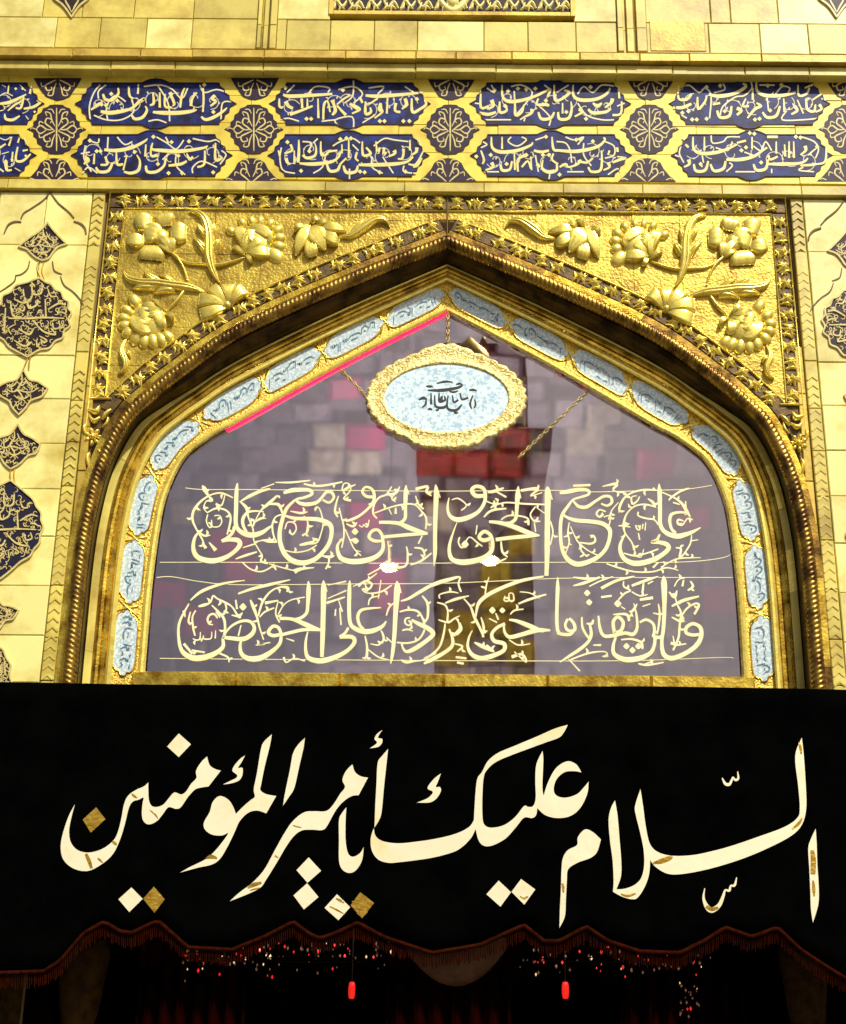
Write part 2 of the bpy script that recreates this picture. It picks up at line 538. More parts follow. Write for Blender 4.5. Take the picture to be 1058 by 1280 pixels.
def block(x0, x1, z0, z1, y=0.0, material='stone', g=0.004, ch=0.005, name='stone_block', parent=wall, back=0.06):
    j = rnd.uniform(-.0025, .0025)
    return box(MB(), x0 + g / 2, x1 - g / 2, y + j, y + back, z0 + g / 2, z1 - g / 2, ch).build(name, material, parent)

# side courses (left and right), outside the chevron strips
ZC = [P(30, b).z for b in (853, 794, 732, 670, 611, 554, 498, 444)]
ZC = [ZC[0] - .32 * k for k in (4, 3, 2, 1)] + ZC
for sgn in (-1, 1):
    for k in range(len(ZC) - 1):
        xs = [2.462, 3.06, 3.62, 4.3]
        for a in range(3):
            x0, x1 = xs[a], xs[a + 1]
            block(min(sgn * x0, sgn * x1), max(sgn * x0, sgn * x1), ZC[k], ZC[k + 1], material='stone_pale')
    # panel zone above the courses: larger slabs
    zt = [ZC[-1], P(30, 306).z, P(30, 240).z]
    for k in range(2):
        xs = [2.462, 2.775, 3.10, 3.7, 4.3]
        for a in range(4):
            block(min(sgn * xs[a], sgn * xs[a + 1]), max(sgn * xs[a], sgn * xs[a + 1]), zt[k], zt[k + 1], material='stone_pale')
    # chevron strip blocks and their carved chevrons
    zz = [3.1] + [z + rnd.uniform(-.03, .03) for z in ZC[2:]] + [zt[1], zt[2]]
    x0, x1 = 2.372, 2.458
    for k in range(len(zz) - 1):
        block(min(sgn * x0, sgn * x1), max(sgn * x0, sgn * x1), zz[k], zz[k + 1], y=-.002, material='stone')
    # narrow plain strip between the chevrons and the rope
    for k in range(len(zz) - 3):
        block(min(sgn * 2.312, sgn * 2.368), max(sgn * 2.312, sgn * 2.368), zz[k] + .11, zz[k + 1] + .11, y=.004, material='stone_gold', back=.03)
cm = MB()
ribbon(cm, [(-.034, -.018, .012), (0, .014, .014)], 0, .0030, cast=M)
ribbon(cm, [(0, .014, .014), (.034, -.018, .012)], 0, .0033, cast=M)
chev = cm.mesh('chevron'); chev.materials.append(MATS['stone'])
def piece(name, me, parent, loc, rot=None, scale=None):
    o = bpy.data.objects.new(name, me)
    scene.collection.objects.link(o)
    o.parent = parent
    o.location = Vector(loc) - WORLD.get(parent.name, Vector((0, 0, 0)))
    if rot is not None:
        o.rotation_euler = rot
    if scale is not None:
        o.scale = scale
    return o
for sgn in (-1, 1):
    z = 4.34
    while z < 7.85:
        if not (6.55 < z < 6.72 or 7.30 < z < 7.42):
            piece('chevron', chev, wall, (sgn * 2.415, -.0045, z))
        z += 0.0615

# upper wall, above the cornice
UY = -.07
def uz(py):
    return P(560, py, UY).z
def ux(px, py=40):
    return P(px, py, UY).x
z0, z1, z2, z3 = uz(64), uz(26), uz(-14), uz(-60)
rows = [(z0, z1), (z1, z2), (z2, z3)]
cols_l = [[-30, 70, 125, 183, 240, 322], [-30, 50, 100, 165, 240, 322], [-30, 60, 140, 240, 322]]
cols_m = [[346, 358, 413, 468, 522, 605, 660, 720, 772], [346, 412, 718, 772], [346, 412, 520, 620, 718, 772]]
cols_r = [[808, 886, 950, 1010, 1100], [808, 890, 915, 975, 1100], [808, 900, 1000, 1100]]
for r, (a, b) in enumerate(rows):
    for cs in (cols_l[r], cols_m[r], cols_r[r]):
        for k in range(len(cs) - 1):
            if r == 1 and cs is cols_m[1] and k == 1:
                continue
            block(ux(cs[k]), ux(cs[k + 1]), a, b, y=UY, material='stone_pale' if rnd.random() < .25 else 'stone', back=.08)
for a, b in ((322, 346), (772, 808)):
    w = (b - a)
    for q0, q1, dy in ((0, .2, -.02), (.2, .32, .012), (.32, .56, -.012), (.56, .66, .014), (.66, 1, -.02)):
        for (zz0, zz1) in ((z0, uz(35)), (uz(35), z3)):
            block(ux(a + w * q0), ux(a + w * q1), zz0, zz1, y=UY + dy, material='stone', name='pilaster_fillet', g=.002, ch=.003, back=.09)
# a darker stone panel right of the second pilaster
block(ux(812), ux(882), uz(62), uz(24), y=UY - .004, material='stone_gold', name='stone_panel', back=.05)

# pierced ornament panel at the top edge
orn = thing('pierced_panel', 'dark pierced panel with pale leaf scrolls at the very top of the wall', 'panel', tuple(P(565, 0, UY)))
pb = MB()
box(pb, ux(414), ux(716), UY + .01, UY + .06, uz(17), uz(-45))
pb.build('backing', 'inlay_dark', orn)
fr = MB()
for a, b, c, d in ((410, 416, 20, -45), (714, 720, 20, -45)):
    box(fr, ux(a), ux(b), UY - .012, UY + .05, uz(c), uz(d), .003)
box(fr, ux(416) + .001, ux(714) - .001, UY - .012, UY + .05, uz(20), uz(15), .003)
fr.build('frame', 'stone_gold', orn)
for k in range(14):
    sc = MB()
    x = 424 + k * 21.5
    s = -1 if k % 2 else 1
    ribbon(sc, [(x - 9, 6 + s * 5, 2), (x - 3, 6 - s * 4, 4.4), (x + 4, 6 + s * 3, 4.4), (x + 10, 6 - s * 5, 2)], UY + .01, .02, dome=True)
    ribbon(sc, [(x - 8, -2 - s * 6, 2), (x - 1, -4 + s * 4, 5), (x + 7, -6 - s * 5, 2)], UY + .01, .019, dome=True)
    ribbon(sc, [(x, 14, 1.5), (x + 2, 9, 4), (x + 7, 12, 1.5)], UY + .01, .018, dome=True)
    ribbon(sc, [(x - 10, 13, 1.5), (x - 6, 10, 3.5), (x - 4, 3, 1.5)], UY + .01, .017, dome=True)
    sc.build('leaf_scroll', 'glaze_cream', orn)
sc = MB()
ribbon(sc, [(545, -8, 6), (556, 8, 8), (566, 14, 9), (577, 8, 8), (588, -8, 6)], UY + .01, .026, dome=True)
blob(sc, 566, 2, 8, UY + .01, .03)
sc.build('palmette', 'glaze_cream', orn)
# dark inlaid diamond tips at the corners of the top edge
for px, lab in ((90, 'dark inlaid diamond tip cut by the top edge, left corner of the wall'), (1046, 'dark inlaid diamond tip cut by the top edge, right corner of the wall')):
    dt = thing('inlaid_diamond', lab, 'inlay', tuple(P(px, 0, UY)), 'inlaid diamonds at the top edge')
    ot = outline('-34,-30! -24,-12 -22,-2 -10,8 0,22! 10,8 22,-2 24,-12 34,-30!', px, 0)
    b = MB(); poly(b, ot, UY - .002, .004); b.build('dark_field', 'inlay_dark', dt)
    rim = MB(); ribbon(rim, [(a, c, 2.6) for a, c in ot[:-6]], UY - .002, .012, sub=1); rim.build('rim', 'inlay_line', dt)
    sc = MB()
    for st in parse('0,16,1 -4,8,2.4 -8,0,2 -3,-6,1; 0,16,1 4,8,2.4 8,0,2 3,-6,1; -16,-6,1 -10,-10,2 -4,-14,1;16,-6,1 10,-10,2 4,-14,1'):
        ribbon(sc, stroke_px(st, px, 0, 1), UY - .006, .004)
    sc.build('scroll', 'inlay_line', dt)['kind'] = 'stuff'

# cornice: two projecting courses of blocks
cor = thing('cornice', 'double projecting cornice of golden stone running above the blue tile frieze', 'cornice', (0, -.1, P(560, 80, -.1).z))
def ledge(py0, py1, y, x_list, material, depth):
    za, zb = P(560, py1, y).z, P(560, py0, y).z
    for k in range(len(x_list) - 1):
        xa, xb = P(x_list[k], 70, y).x, P(x_list[k + 1], 70, y).x
        j = rnd.uniform(-.003, .003)
        box(MB(), xa + .0015, xb - .0015, y + j, y + depth, za, zb, .006).build('cornice_block', material, cor)
ledge(64, 74, -.135, [-40, 90, 175, 240, 330, 432, 520, 570, 640, 725, 800, 862, 952, 1100], 'stone_gold', .17)
ledge(79.5, 90.5, -.095, [-40, 62, 140, 220, 330, 410, 520, 620, 690, 770, 840, 930, 1010, 1100], 'stone', .13)

# ================================================================== TILE FRIEZE
frz = thing('tile_frieze', 'two-row frieze of blue calligraphy tiles in yellow borders under the cornice', 'frieze', (0, 0, P(560, 235).z))
FY = -.012
zb, zt = P(560, 226, FY).z, P(560, 88, FY).z
x_l, x_r = -4.2, 4.2
nx = 24
for r in range(4):
    za, zc = zb + (zt - zb) * r / 4, zb + (zt - zb) * (r + 1) / 4
    for c in range(nx):
        xa, xb = x_l + (x_r - x_l) * c / nx, x_l + (x_r - x_l) * (c + 1) / nx
        if xb < -3.5 or xa > 3.3:
            continue
        block(xa, xb, za, zc, y=FY, material='tile_gold', g=.0025, ch=.002, name='border_tile', parent=frz, back=.04)
# lower ledge of the frieze
za, zc = P(560, 240, -.03).z, P(560, 228, -.03).z
for c in range(13):
    xa = -3.6 + c * .55
    block(xa, xa + .55, za, zc, y=-.03, material='stone', g=.003, ch=.004, name='ledge_block', parent=frz, back=.06)
T_OUT = [(0, -30.5), (7, -29.8), (13, -27.5), (17, -25.6), (24, -25.4), (79, -25.4), (80, -21), (85, -18), (86, -13), (91, -10), (92, -4), (100, 0)]
def sym4(pts):
    """first-quadrant list (top centre -> right tip) to a closed outline"""
    q = list(pts)
    low = [(a, -b) for a, b in q[::-1][1:]]
    right = q + low
    left = [(-a, b) for a, b in right[::-1][1:-1]]
    return right + left
CART = sym4(T_OUT)
MED = sym4([(0, -31), (8, -30.5), (11, -28), (17, -26), (19, -21), (24, -18), (25, -12), (29, -9), (29, -4), (37, 0)])
MED_TOP = [(-30, -12), (30, -12), (25, -3), (20, 4), (15, 11), (8, 14), (0, 16), (-8, 14), (-15, 11), (-20, 4), (-25, -3)]
MED_BOT = [(0, -14), (9, -13), (17, -8), (21, 0), (28, 8), (36, 15), (-36, 15), (-28, 8), (-21, 0), (-17, -8), (-9, -13)]
LETTERS = {}
def cartouche(cx, cy, key, o, k):
    b = MB()
    poly(b, [(cx + a, cy + c) for a, c in CART], FY, .004)
    co = b.build('cartouche', 'tile_blue', frz)
    rim = MB()
    ring = [(cx + a * 1.005, cy + c * 1.01, 1.6) for a, c in CART]
    ribbon(rim, ring + [ring[0]], FY, .007, sub=1)
    rim.build('dark_outline', 'tile_dark', co)
    bgs = MB(); q_ = 0
    rr = random.Random(int(cx * 7 + cy))
    for c_ in range(7):
        bx_, by_ = cx - 72 + c_ * 24 + rr.uniform(-4, 4), cy + rr.uniform(-7, 7)
        s_, r0 = (1 if c_ % 2 else -1), rr.uniform(10, 14)
        a0 = rr.uniform(0, 6.28)
        pts = [(bx_ + math.cos(a0 + s_ * t * .62) * r0 * (1 - t / 11), by_ + math.sin(a0 + s_ * t * .62) * r0 * (1 - t / 11), 1.15) for t in range(10)]
        pts = [p for p in pts if abs(p[1] - cy) < 22]
        if len(pts) > 2:
            ribbon(bgs, pts, FY - .004, .0009 + q_ * 1e-5, sub=3); q_ += 1
            for t in (2, 4, 6):
                if t < len(pts):
                    p = pts[t]; an = rr.uniform(0, 6.28)
                    ex, ey = p[0] + 4 * math.cos(an), p[1] + 4 * math.sin(an)
                    if abs(ey - cy) < 22:
                        ribbon(bgs, [(p[0], p[1], .8), ((p[0] + ex) / 2, (p[1] + ey) / 2, 2.4), (ex, ey, .5)], FY - .004, .0010 + q_ * 1e-5, sub=2); q_ += 1
    bgs.build('vine', 'glaze_vine', co)['kind'] = 'stuff'
    if key in LETTERS:
        main, thin, dots = LETTERS[key]
        lt = MB()
        i = 0
        for st in parse(thin):
            if len(st) > 1:
                ribbon(lt, stroke_px(st, o[0], o[1], k, 1, 10.5), FY - .004, .0014 + i * 1e-5, sub=4)
            i += 1
        lt.build('scrollwork', 'glaze_white', co)['kind'] = 'stuff'
        for st in parse(main):
            if len(st) == 1:
                st = [(st[0][0] - 6, st[0][1], 4), (st[0][0], st[0][1], st[0][2]), (st[0][0] + 6, st[0][1], 4)]
            lt = MB(); ribbon(lt, stroke_px(st, o[0], o[1], k, 1.22), FY - .004, .0028 + i * 1e-5, sub=4); lt.build('letter', 'glaze_cream', co)
            i += 1
        for d in dots.split():
            a, c = d.split(',')
            lt = MB(); diamond(lt, o[0] + float(a) * k, o[1] + float(c) * k, 15 * k, FY - .004, .0030 + i * 1e-5); lt.build('letter_dot', 'glaze_cream', co)
            i += 1
    return co
ARAB = parse('''0,27,1.2 0,10,2 0,-10,2 0,-27,1.2; 2,2,1 8,-3,2 14,-8,2 12,-14,2 6,-12,1.6 8,-8,1;
 2,-4,1 6,-12,1.8 8,-20,1.8 14,-22,1.4 12,-17,1; 2,2,1 9,5,2 16,9,2 14,15,2 8,14,1.6 9,10,1; 2,6,1 5,13,1.8 7,21,1.8 13,21,1.4 11,17,1;
 4,0,1 12,0,2 20,-5,2 25,0,1.4 20,5,2 12,0,1; 25,0,1.4 31,-2,1.4 33,0,1; 16,-8,1 21,-10,1.6 22,-5,1; 16,9,1 21,10,1.6 22,5,1; 3,-20,1 6,-25,1.6 11,-25,1''')
def arabesque(parent, cx, cy, yscale=1, half=0, sx=1.0, mat_='inlay_line', y=FY - .004, clip=None):
    sc = MB()
    i = 0
    for st in ARAB:
        for s in (1, -1):
            pts = [(cx + p[0] * s * sx, cy + p[1] * yscale, p[2]) for p in st]
            if clip and any(not (clip[0] <= p[1] <= clip[1]) for p in pts):
                continue
            ribbon(sc, pts, y, .0018 + i * 1e-5, sub=4)
            i += 1
    r_ = sc.build('arabesque', mat_, parent); r_['kind'] = 'stuff'; return r_
XC1 = [-45, 195, 437.5, 688, 937, 1184]
XC2 = [-55, 190, 436, 689, 940, 1190]
XM = [71, 317.5, 563, 812, 1060]
L_ORI = {}
LETTERS.update({
'F1': ('''165,235,16 220,245,24 300,235,22 370,215,16 420,170,18 455,150,16 430,175,10; 510,240,14 580,245,24 680,245,24 760,235,20 800,225,8;
180,120,12 195,155,18 240,160,18 280,120,14 280,80,8;100,225,10 150,190,20 170,180,14;370,260,12 390,285,18 440,275,18 470,230,14 460,200,8;
830,270,12 860,290,18 920,270,20 980,230,14 1000,210,6;920,130,20 900,150,18 925,170,16 890,200,12;350,70,10 355,130,14 380,150,10;415,55,8 410,120,12;
510,110,10 515,180,16 490,195,10;555,110,10 555,210,14;590,120,10 590,200,14 630,210,14;620,110,16 650,180,16 640,200,8;720,80,8 700,130,14 690,210,12;
800,110,10 770,150,14 760,200,16;840,80,10 845,150,12 840,240,10''',
'95,290 90,200 120,110 160,60;200,60 150,100 150,150;210,290 205,200 260,130 330,170;450,70 560,60 640,90 700,150 740,80;120,260 200,290 300,290 380,240 370,150;620,300 610,180 540,60;820,60 850,110 930,90 1000,110;1030,170 970,180 960,290;480,300 540,290 600,310',
'235,120 275,165 170,190 630,120 910,240 200,195 850,60'),
'F2': ('''75,125,14 120,135,22 250,130,20 400,120,14;620,130,14 700,135,22 850,125,20 1000,110,10;50,150,8 50,200,14 70,215,10;90,170,24 110,200,20 140,215,16;
120,255,20 180,235,16 270,200,12;200,150,10 200,215,14;235,150,8 235,205,12;305,150,8 308,280,14;340,290,12 345,190,14 370,170,10 385,240,10;400,160,26 410,190,16 420,230,20 400,260,14;
430,190,10 480,150,12 520,130,8;430,195,10 470,240,16 490,260,20;515,185,16 560,210,24 580,225,16 530,250,10;580,140,16 600,180,14;620,170,10 620,250,18 655,240,16 650,210,10;640,190,10 700,150,12;
720,180,14 715,220,28 730,240,14 680,280,10;765,145,10 760,250,12;820,180,18 815,230,14 850,240,16;880,150,20 890,190,20 860,220,10;925,150,10 930,240,18 980,220,16 1020,190,16 1010,160,10''',
'540,30 535,130 480,180;440,90 540,70 600,120 540,180;540,350 530,270 420,290 440,330;150,60 100,110;240,120 290,70 380,80 370,110;700,120 740,70 640,80;880,70 940,110;60,290 110,280 180,300;330,300 420,290;600,310 680,260',
'470,95 230,285 260,285 715,300 745,300 870,300 910,300 960,155 90,80'),
'F3': ('''200,60,8 205,140,16 250,170,22 340,160,20 430,130,16 490,100,14 520,90,14 500,140,12;545,60,8 550,160,16 600,150,16 645,110,18 610,95,10;670,60,8 672,130,16 720,160,22 820,155,20 890,120,16 915,80,8;
60,100,8 60,210,16 110,200,12;50,245,16 110,255,20 160,240,14;130,160,24 140,200,18 100,220,10;185,170,10 185,240,18 230,230,14 220,190,10;280,100,8 285,190,12 290,260,18 330,240,14 345,190,8;
400,220,24 390,250,16 350,270,12;440,240,12 460,285,18 520,280,18 545,240,10;440,150,10 430,190,14 490,190,20 510,200,14;570,240,12 580,285,18 640,280,18 660,220,14 655,170,8;600,180,8 600,250,12;
710,220,24 730,240,16 680,270,10;770,220,14 800,245,20 880,240,18 920,220,10;930,150,22 920,180,18 880,210,12;970,70,10 975,150,12;990,170,10 985,250,14 930,260,14;800,180,10 830,200,24 860,180,10''',
'100,80 150,110 130,60;260,70 330,60 400,110 350,190 300,250;480,60 520,90;560,110 640,60;700,120 740,70 800,110 860,60 960,70;80,290 180,290 260,290;320,290 350,270 345,300;510,330 520,280 480,230 420,180;700,180 760,260 860,290 940,290;1010,180 960,200;20,180 60,185',
'240,100 305,85 360,90 420,85 220,200 755,285 785,75 490,165 470,190 625,240 830,200 150,95'),
'F4': ('''255,125,14 330,135,22 430,115,20 500,70,16 480,50,10;570,40,8 575,100,16 630,130,22 740,130,20 830,110,14;845,60,8 850,130,14 900,120,14 920,80,10;890,80,10 950,55,12;20,210,16 80,210,20 140,185,16;
55,60,8 55,150,14 110,155,18 140,120,14;180,140,10 185,220,16 230,170,12 240,130,10;310,230,14 330,275,18 390,265,18 405,200,12;280,190,12 330,180,14;440,215,22 470,230,18 440,260,14;500,150,8 480,200,14 520,200,14;
545,80,10 545,160,14;510,280,10 560,220,18 600,200,16 570,180,10;610,240,12 640,275,18 700,265,18 725,200,12;750,150,8 755,240,14;820,200,22 840,230,16 800,255,12;900,150,10 905,220,16 950,235,16 960,190,10;
940,160,10 1000,120,10;985,190,20 1000,220,14 960,240,10;880,250,10 840,160,8''',
'60,100 120,60 190,110 230,80 270,130 260,280;350,50 360,90 290,110;530,30 540,80 490,130 430,140 350,200 330,260;690,130 740,70 790,80 780,110;590,60 690,60;640,140 650,230;770,230 740,290 880,290 980,280;60,250 110,280;1030,160 1000,150',
'240,75 330,65 645,65 735,60 120,235 80,245 145,290 175,290 240,285 360,235 560,290 590,285 660,230'),
'F5': ('''215,145,16 300,150,22 400,130,20 480,90,14 500,70,6;535,100,8 530,140,14 600,150,22 720,155,22 860,135,16 900,120,8;150,170,8 145,240,12;160,260,12 180,290,18 240,285,18 270,230,12;220,190,12 235,240,14 190,245,12;
295,160,8 300,240,16 340,240,14;345,290,12 390,300,18 440,280,18 450,220,12 430,180,8;365,180,8 340,280,10;420,150,24 410,170,14;490,110,8 485,190,12;525,120,8 525,185,14 570,180,20;490,250,12 500,290,18 560,290,18 610,250,14 620,200,10;
640,250,14 720,240,18 760,220,12;760,170,8 780,210,16 800,190,12;880,150,10 875,240,14 830,260,12;950,100,10 950,210,16 990,200,16 970,180,8;90,190,12 105,215,26 80,240,10''',
'90,120 80,200 130,290;110,80 170,100 180,70;240,60 235,140;300,60 350,110 400,90;560,60 630,100 690,140 740,80;620,60 640,100;800,70 900,90 960,80 1010,130;60,170 120,160;70,300 110,260 170,300;690,170 690,250 750,310;800,300 800,260 860,220 960,260;990,150 1020,180 980,240;640,170 600,210',
'165,155 100,210 705,185 775,90 660,95 540,60 120,85 935,295 730,300 640,300 190,155 570,240'),
'F6': ('''205,80,8 205,160,16 200,230,16;210,235,12 300,240,22 420,225,18 470,190,12 480,160,8;230,180,12 260,200,18 310,185,16 320,140,10 310,100,6;350,90,8 355,180,14 400,170,12;380,190,8 400,160,12 460,150,12;
390,240,12 410,285,18 460,280,18 480,240,12 520,200,10;500,250,12 520,295,20 580,290,18 595,250,10;490,110,8 490,170,10;535,80,8 535,200,12;590,160,12 580,200,12 600,220,10;600,245,14 700,245,22 830,240,22 920,225,14 960,190,12;
625,90,8 630,180,16 680,170,16 650,130,12;715,90,8 725,170,14 740,130,12;770,130,14 765,180,14 785,160,10;835,150,24 840,170,16 800,190,10;900,140,12 890,200,14 860,205,10;940,80,8 940,150,12;985,130,22 980,160,16 950,180,10;
1030,150,8 980,240,12 930,240,10;1020,200,8 990,250,12 960,260,8;120,200,20 130,230,16 150,240,10;175,150,8 175,240,12;70,150,10 80,190,12;150,110,14 160,150,14 110,170,10''',
'90,130 80,200 100,280 180,300;230,90 290,100 270,150;300,100 330,70;430,120 480,90 560,70 610,100;560,110 600,150;700,120 770,70 840,80 930,90;690,190 690,260 760,300;760,190 790,240 830,300;300,300 360,260 380,190;540,340 540,270;1000,80 1010,120;900,250 900,290 980,300',
'130,95 480,75 520,70 550,70 275,155 740,295 910,290 220,285 610,290 640,295'),
'F7': ('''130,60,8 135,130,16 190,160,22 300,150,20 390,115,14 400,95,8;200,60,8 200,140,12;410,150,14 460,160,18 510,150,14;530,60,8 540,140,16 580,150,16 700,155,22 830,125,18 880,80,12 870,65,12;60,150,10 80,210,14 70,240,10;
130,230,22 140,260,16 90,280,10;190,240,12 200,280,18 250,275,16 265,220,10;280,150,8 285,280,12;305,290,12 305,210,14 360,180,20;330,260,12 370,220,12 390,270,12;390,190,8 395,280,10;430,240,22 450,260,14;
470,210,8 465,270,14 510,295,18 560,280,16 560,230,10;540,170,10 530,210,12 570,240,12;580,260,12 620,240,16 640,260,12 700,240,14 720,210,12;700,220,14 760,230,14 800,200,12;770,260,12 790,290,16 850,280,16 860,200,12 855,150,8;
900,230,20 910,260,14 870,280,10;930,230,12 980,210,18 1020,200,10 960,190,8;960,130,14 965,160,14;910,150,12 900,180,10''',
'60,130 100,110 70,90;260,60 240,90 300,120 360,80 330,60;420,80 480,60;560,90 620,100 650,150 660,230;620,60 680,80 740,60 700,110;740,100 740,180 790,250;880,90 940,120 940,180 880,200;80,290 180,290;420,180 440,290;510,340 520,280;630,290 740,290;900,310 960,270 980,290',
'125,180 490,60 470,180 510,180 720,80 690,80 800,90 580,310 360,180 230,240 30,190'),
'F8': ('''140,60,8 145,140,16 200,170,22 310,160,20 390,130,14 430,110,10;215,60,8 215,150,12;430,100,12 490,85,14;360,210,16 450,210,22 540,190,18 600,150,14 630,130,12;530,60,8 530,140,12;110,210,24 115,240,16 80,260,10;
145,240,12 160,285,18 220,280,18 240,220,12;190,230,10 200,260,10;255,240,12 280,285,18 340,270,18 355,220,12;540,240,12 560,280,18 620,270,18 635,210,12;640,180,10 650,210,14 700,190,12;640,240,14 740,240,22 840,235,16 880,220,14 900,200,8;
690,90,8 690,170,12;745,110,8 750,190,14;775,90,8 775,200,14;805,90,8 808,200,12;880,120,22 885,150,16 850,180,10;850,250,12 930,245,16 960,240,10;1020,110,8 1015,220,14 960,240,10;630,60,16 700,60,16;90,110,14 110,130,14''',
'60,120 50,170 80,230;260,50 270,100 340,90 370,60 450,60;290,130 370,150 400,90;540,120 590,150 620,90 660,150;480,160 560,190;360,290 400,250 380,230;420,290 550,290;860,60 940,90 970,140 950,200;870,260 840,280 940,290;900,180 960,130;20,180 50,190;660,270 660,300;200,180 210,230',
'490,130 460,150 515,35 545,40 820,60 850,65 190,240 590,230 80,70 960,125'),
'L1': ('''0,360,20 100,345,32 200,300,24 265,265,10;320,160,10 300,260,20;240,290,14 210,400,20 160,400,16;80,430,12 150,370,20 210,340,14;240,410,18 340,390,26 410,340,20 370,330,14;50,460,10 60,510,24 130,520,26 200,480,14;90,170,10 80,260,14''',
'0,280 60,250 130,280;20,170 60,190;260,480 290,520;200,170 260,230;0,430 40,420', '160,210 230,210 350,440'),
'L2': ('''120,690,12 90,780,16;0,800,20 60,760,14;180,790,14 160,920,20 230,930,24 310,860,14;60,930,30 70,1020,24 120,1020,16;130,840,14 120,940,16;200,690,12 180,750,14;280,820,14 230,830,18;0,1010,16 40,1040,14''',
'0,700 60,720 110,690;20,860 90,840;150,1000 220,1040;240,700 270,760', '60,930 260,880'),
})
for r, (cs, cy) in enumerate(((XC1, 130.0), (XC2, 194.5))):
    keys = ['L1', 'F1', 'F2', 'F3', 'F4', None] if r == 0 else ['L2', 'F5', 'F6', 'F7', 'F8', None]
    oris = {'F1': (95, 95), 'F2': (340, 95), 'F3': (590, 95), 'F4': (838, 95), 'F5': (90, 160), 'F6': (335, 160), 'F7': (590, 160), 'F8': (840, 160), 'L1': (0, 85), 'L2': (0, 85)}
    for cx, key in zip(cs, keys):
        cartouche(cx, cy, key, oris.get(key), .125 if key and key[0] == 'L' else 200 / 1058)
for k, mx in enumerate(XM):
    for kind, cy, dx in (('full', 162, 0), ('top', 110, 1.5), ('bot', 212, -3)):
        ax = mx + (0 if k else 0)
        shp = {'full': MED, 'top': MED_TOP, 'bot': MED_BOT}[kind]
        b = MB()
        poly(b, [(ax + dx + a, cy + c) for a, c in shp], FY, .0045)
        mo = b.build('medallion', 'tile_dark', frz)
        if kind == 'full':
            arabesque(mo, ax, cy)
        elif kind == 'top':
            arabesque(mo, ax + dx, cy - 12, clip=(98, 126), sx=.95)
        else:
            arabesque(mo, ax + dx, cy + 13, clip=(198, 227), sx=.95)
# narrow vertical joints through the frieze
for px in (71, 317, 563, 810, 262, 437, 690, 935):
    pass

# ================================================================== SPANDRELS
SX, SZT = 2.345, P(560, 241).z
rope_pts = [Vector((a, 0, b)) for a, b in ROPE_D]
def rope_off(i, d):
    """rope outer edge pushed outwards by d (left half, metric)"""
    a, b = rope_pts[max(i - 1, 0)], rope_pts[min(i + 1, NU - 1)]
    t = (b - a).normalized()
    n = Vector((-t.z, 0, t.x))
    return rope_pts[i] + n * d
def curve_z(x, d=0.0):
    """height of the (offset) arch edge at x<=0"""
    best = None
    prev = rope_off(0, d)
    for i in range(1, NU):
        q = rope_off(i, d)
        if prev.x <= x <= q.x or q.x <= x <= prev.x:
            f = (x - prev.x) / ((q.x - prev.x) or 1e-9)
            z = prev.z + (q.z - prev.z) * f
            best = z if best is None else max(best, z)
        prev = q
    if best is None:
        best = prev.z if x > prev.x else 4.5
    return best
CA = parse('''430,280,80 350,280,120 285,305,70;520,400,60 440,370,130 350,390,110;550,310,70 540,240,120 530,195,60;590,370,60 660,370,130 735,375,90;360,440,50 280,440,90 205,435,40;430,480,80 425,550,160 420,610,140;
600,540,20 550,460,50 480,400,16;605,535,20 600,460,60 590,410,20;600,540,16 540,510,30 485,480,12''')
CB3 = parse('''780,225,10 690,195,50 600,185,70;780,215,10 720,150,56 680,100,60;790,210,12 785,140,46 785,85,76;800,215,12 850,150,56 890,115,76;770,235,12 690,260,56 610,280,66''')
CB4 = parse('''200,280,24 205,330,60 260,370,70 310,370,20;330,300,60 260,300,110 220,310,60;240,240,24 290,225,34 360,240,12;375,255,10 300,250,30 245,258,16;375,260,10 310,285,40 268,292,20;375,270,10 340,315,40 312,335,30;380,280,10 370,335,50 362,372,40;380,250,10 340,210,22 310,180,6;390,265,10 430,290,26 440,328,6''')
CB4B = [(195, 185, 30), (145, 245, 26), (125, 293, 26), (130, 340, 26), (155, 385, 28), (205, 420, 30), (255, 435, 30), (310, 436, 30), (362, 427, 30), (402, 410, 28)]
CC2 = parse('''240,300,20 215,230,50 205,190,30;260,200,24 320,210,46 370,250,36 350,285,12;245,320,10 300,280,34 340,262,20;245,325,10 310,330,44 370,325,40;240,340,10 200,312,22 172,305,6;245,340,10 265,365,22 277,382,6;240,300,16 260,250,56 310,240,40;235,330,12 240,270,30 235,200,14''')
CC2B = [(165, 210, 18), (225, 165, 17), (275, 157, 17), (320, 157, 17), (372, 172, 18), (410, 205, 20), (420, 245, 20), (415, 287, 21), (400, 337, 30)]
CC5 = parse('''590,190,16 620,240,90 665,315,10;575,180,24 540,260,54 508,342,8;590,250,24 590,315,60 598,350,36;640,220,20 700,258,50 738,272,26;640,190,20 700,200,40 777,210,8;620,180,16 650,172,24 690,180,8;560,190,16 520,200,22 503,218,6;590,172,20 612,160,18 637,148,6''')
CORNER = [(0, 22), (51, 22), (103, 22), (154, 22), (206, 22), (257, 22), (309, 22)]
def fy():
    return -.006
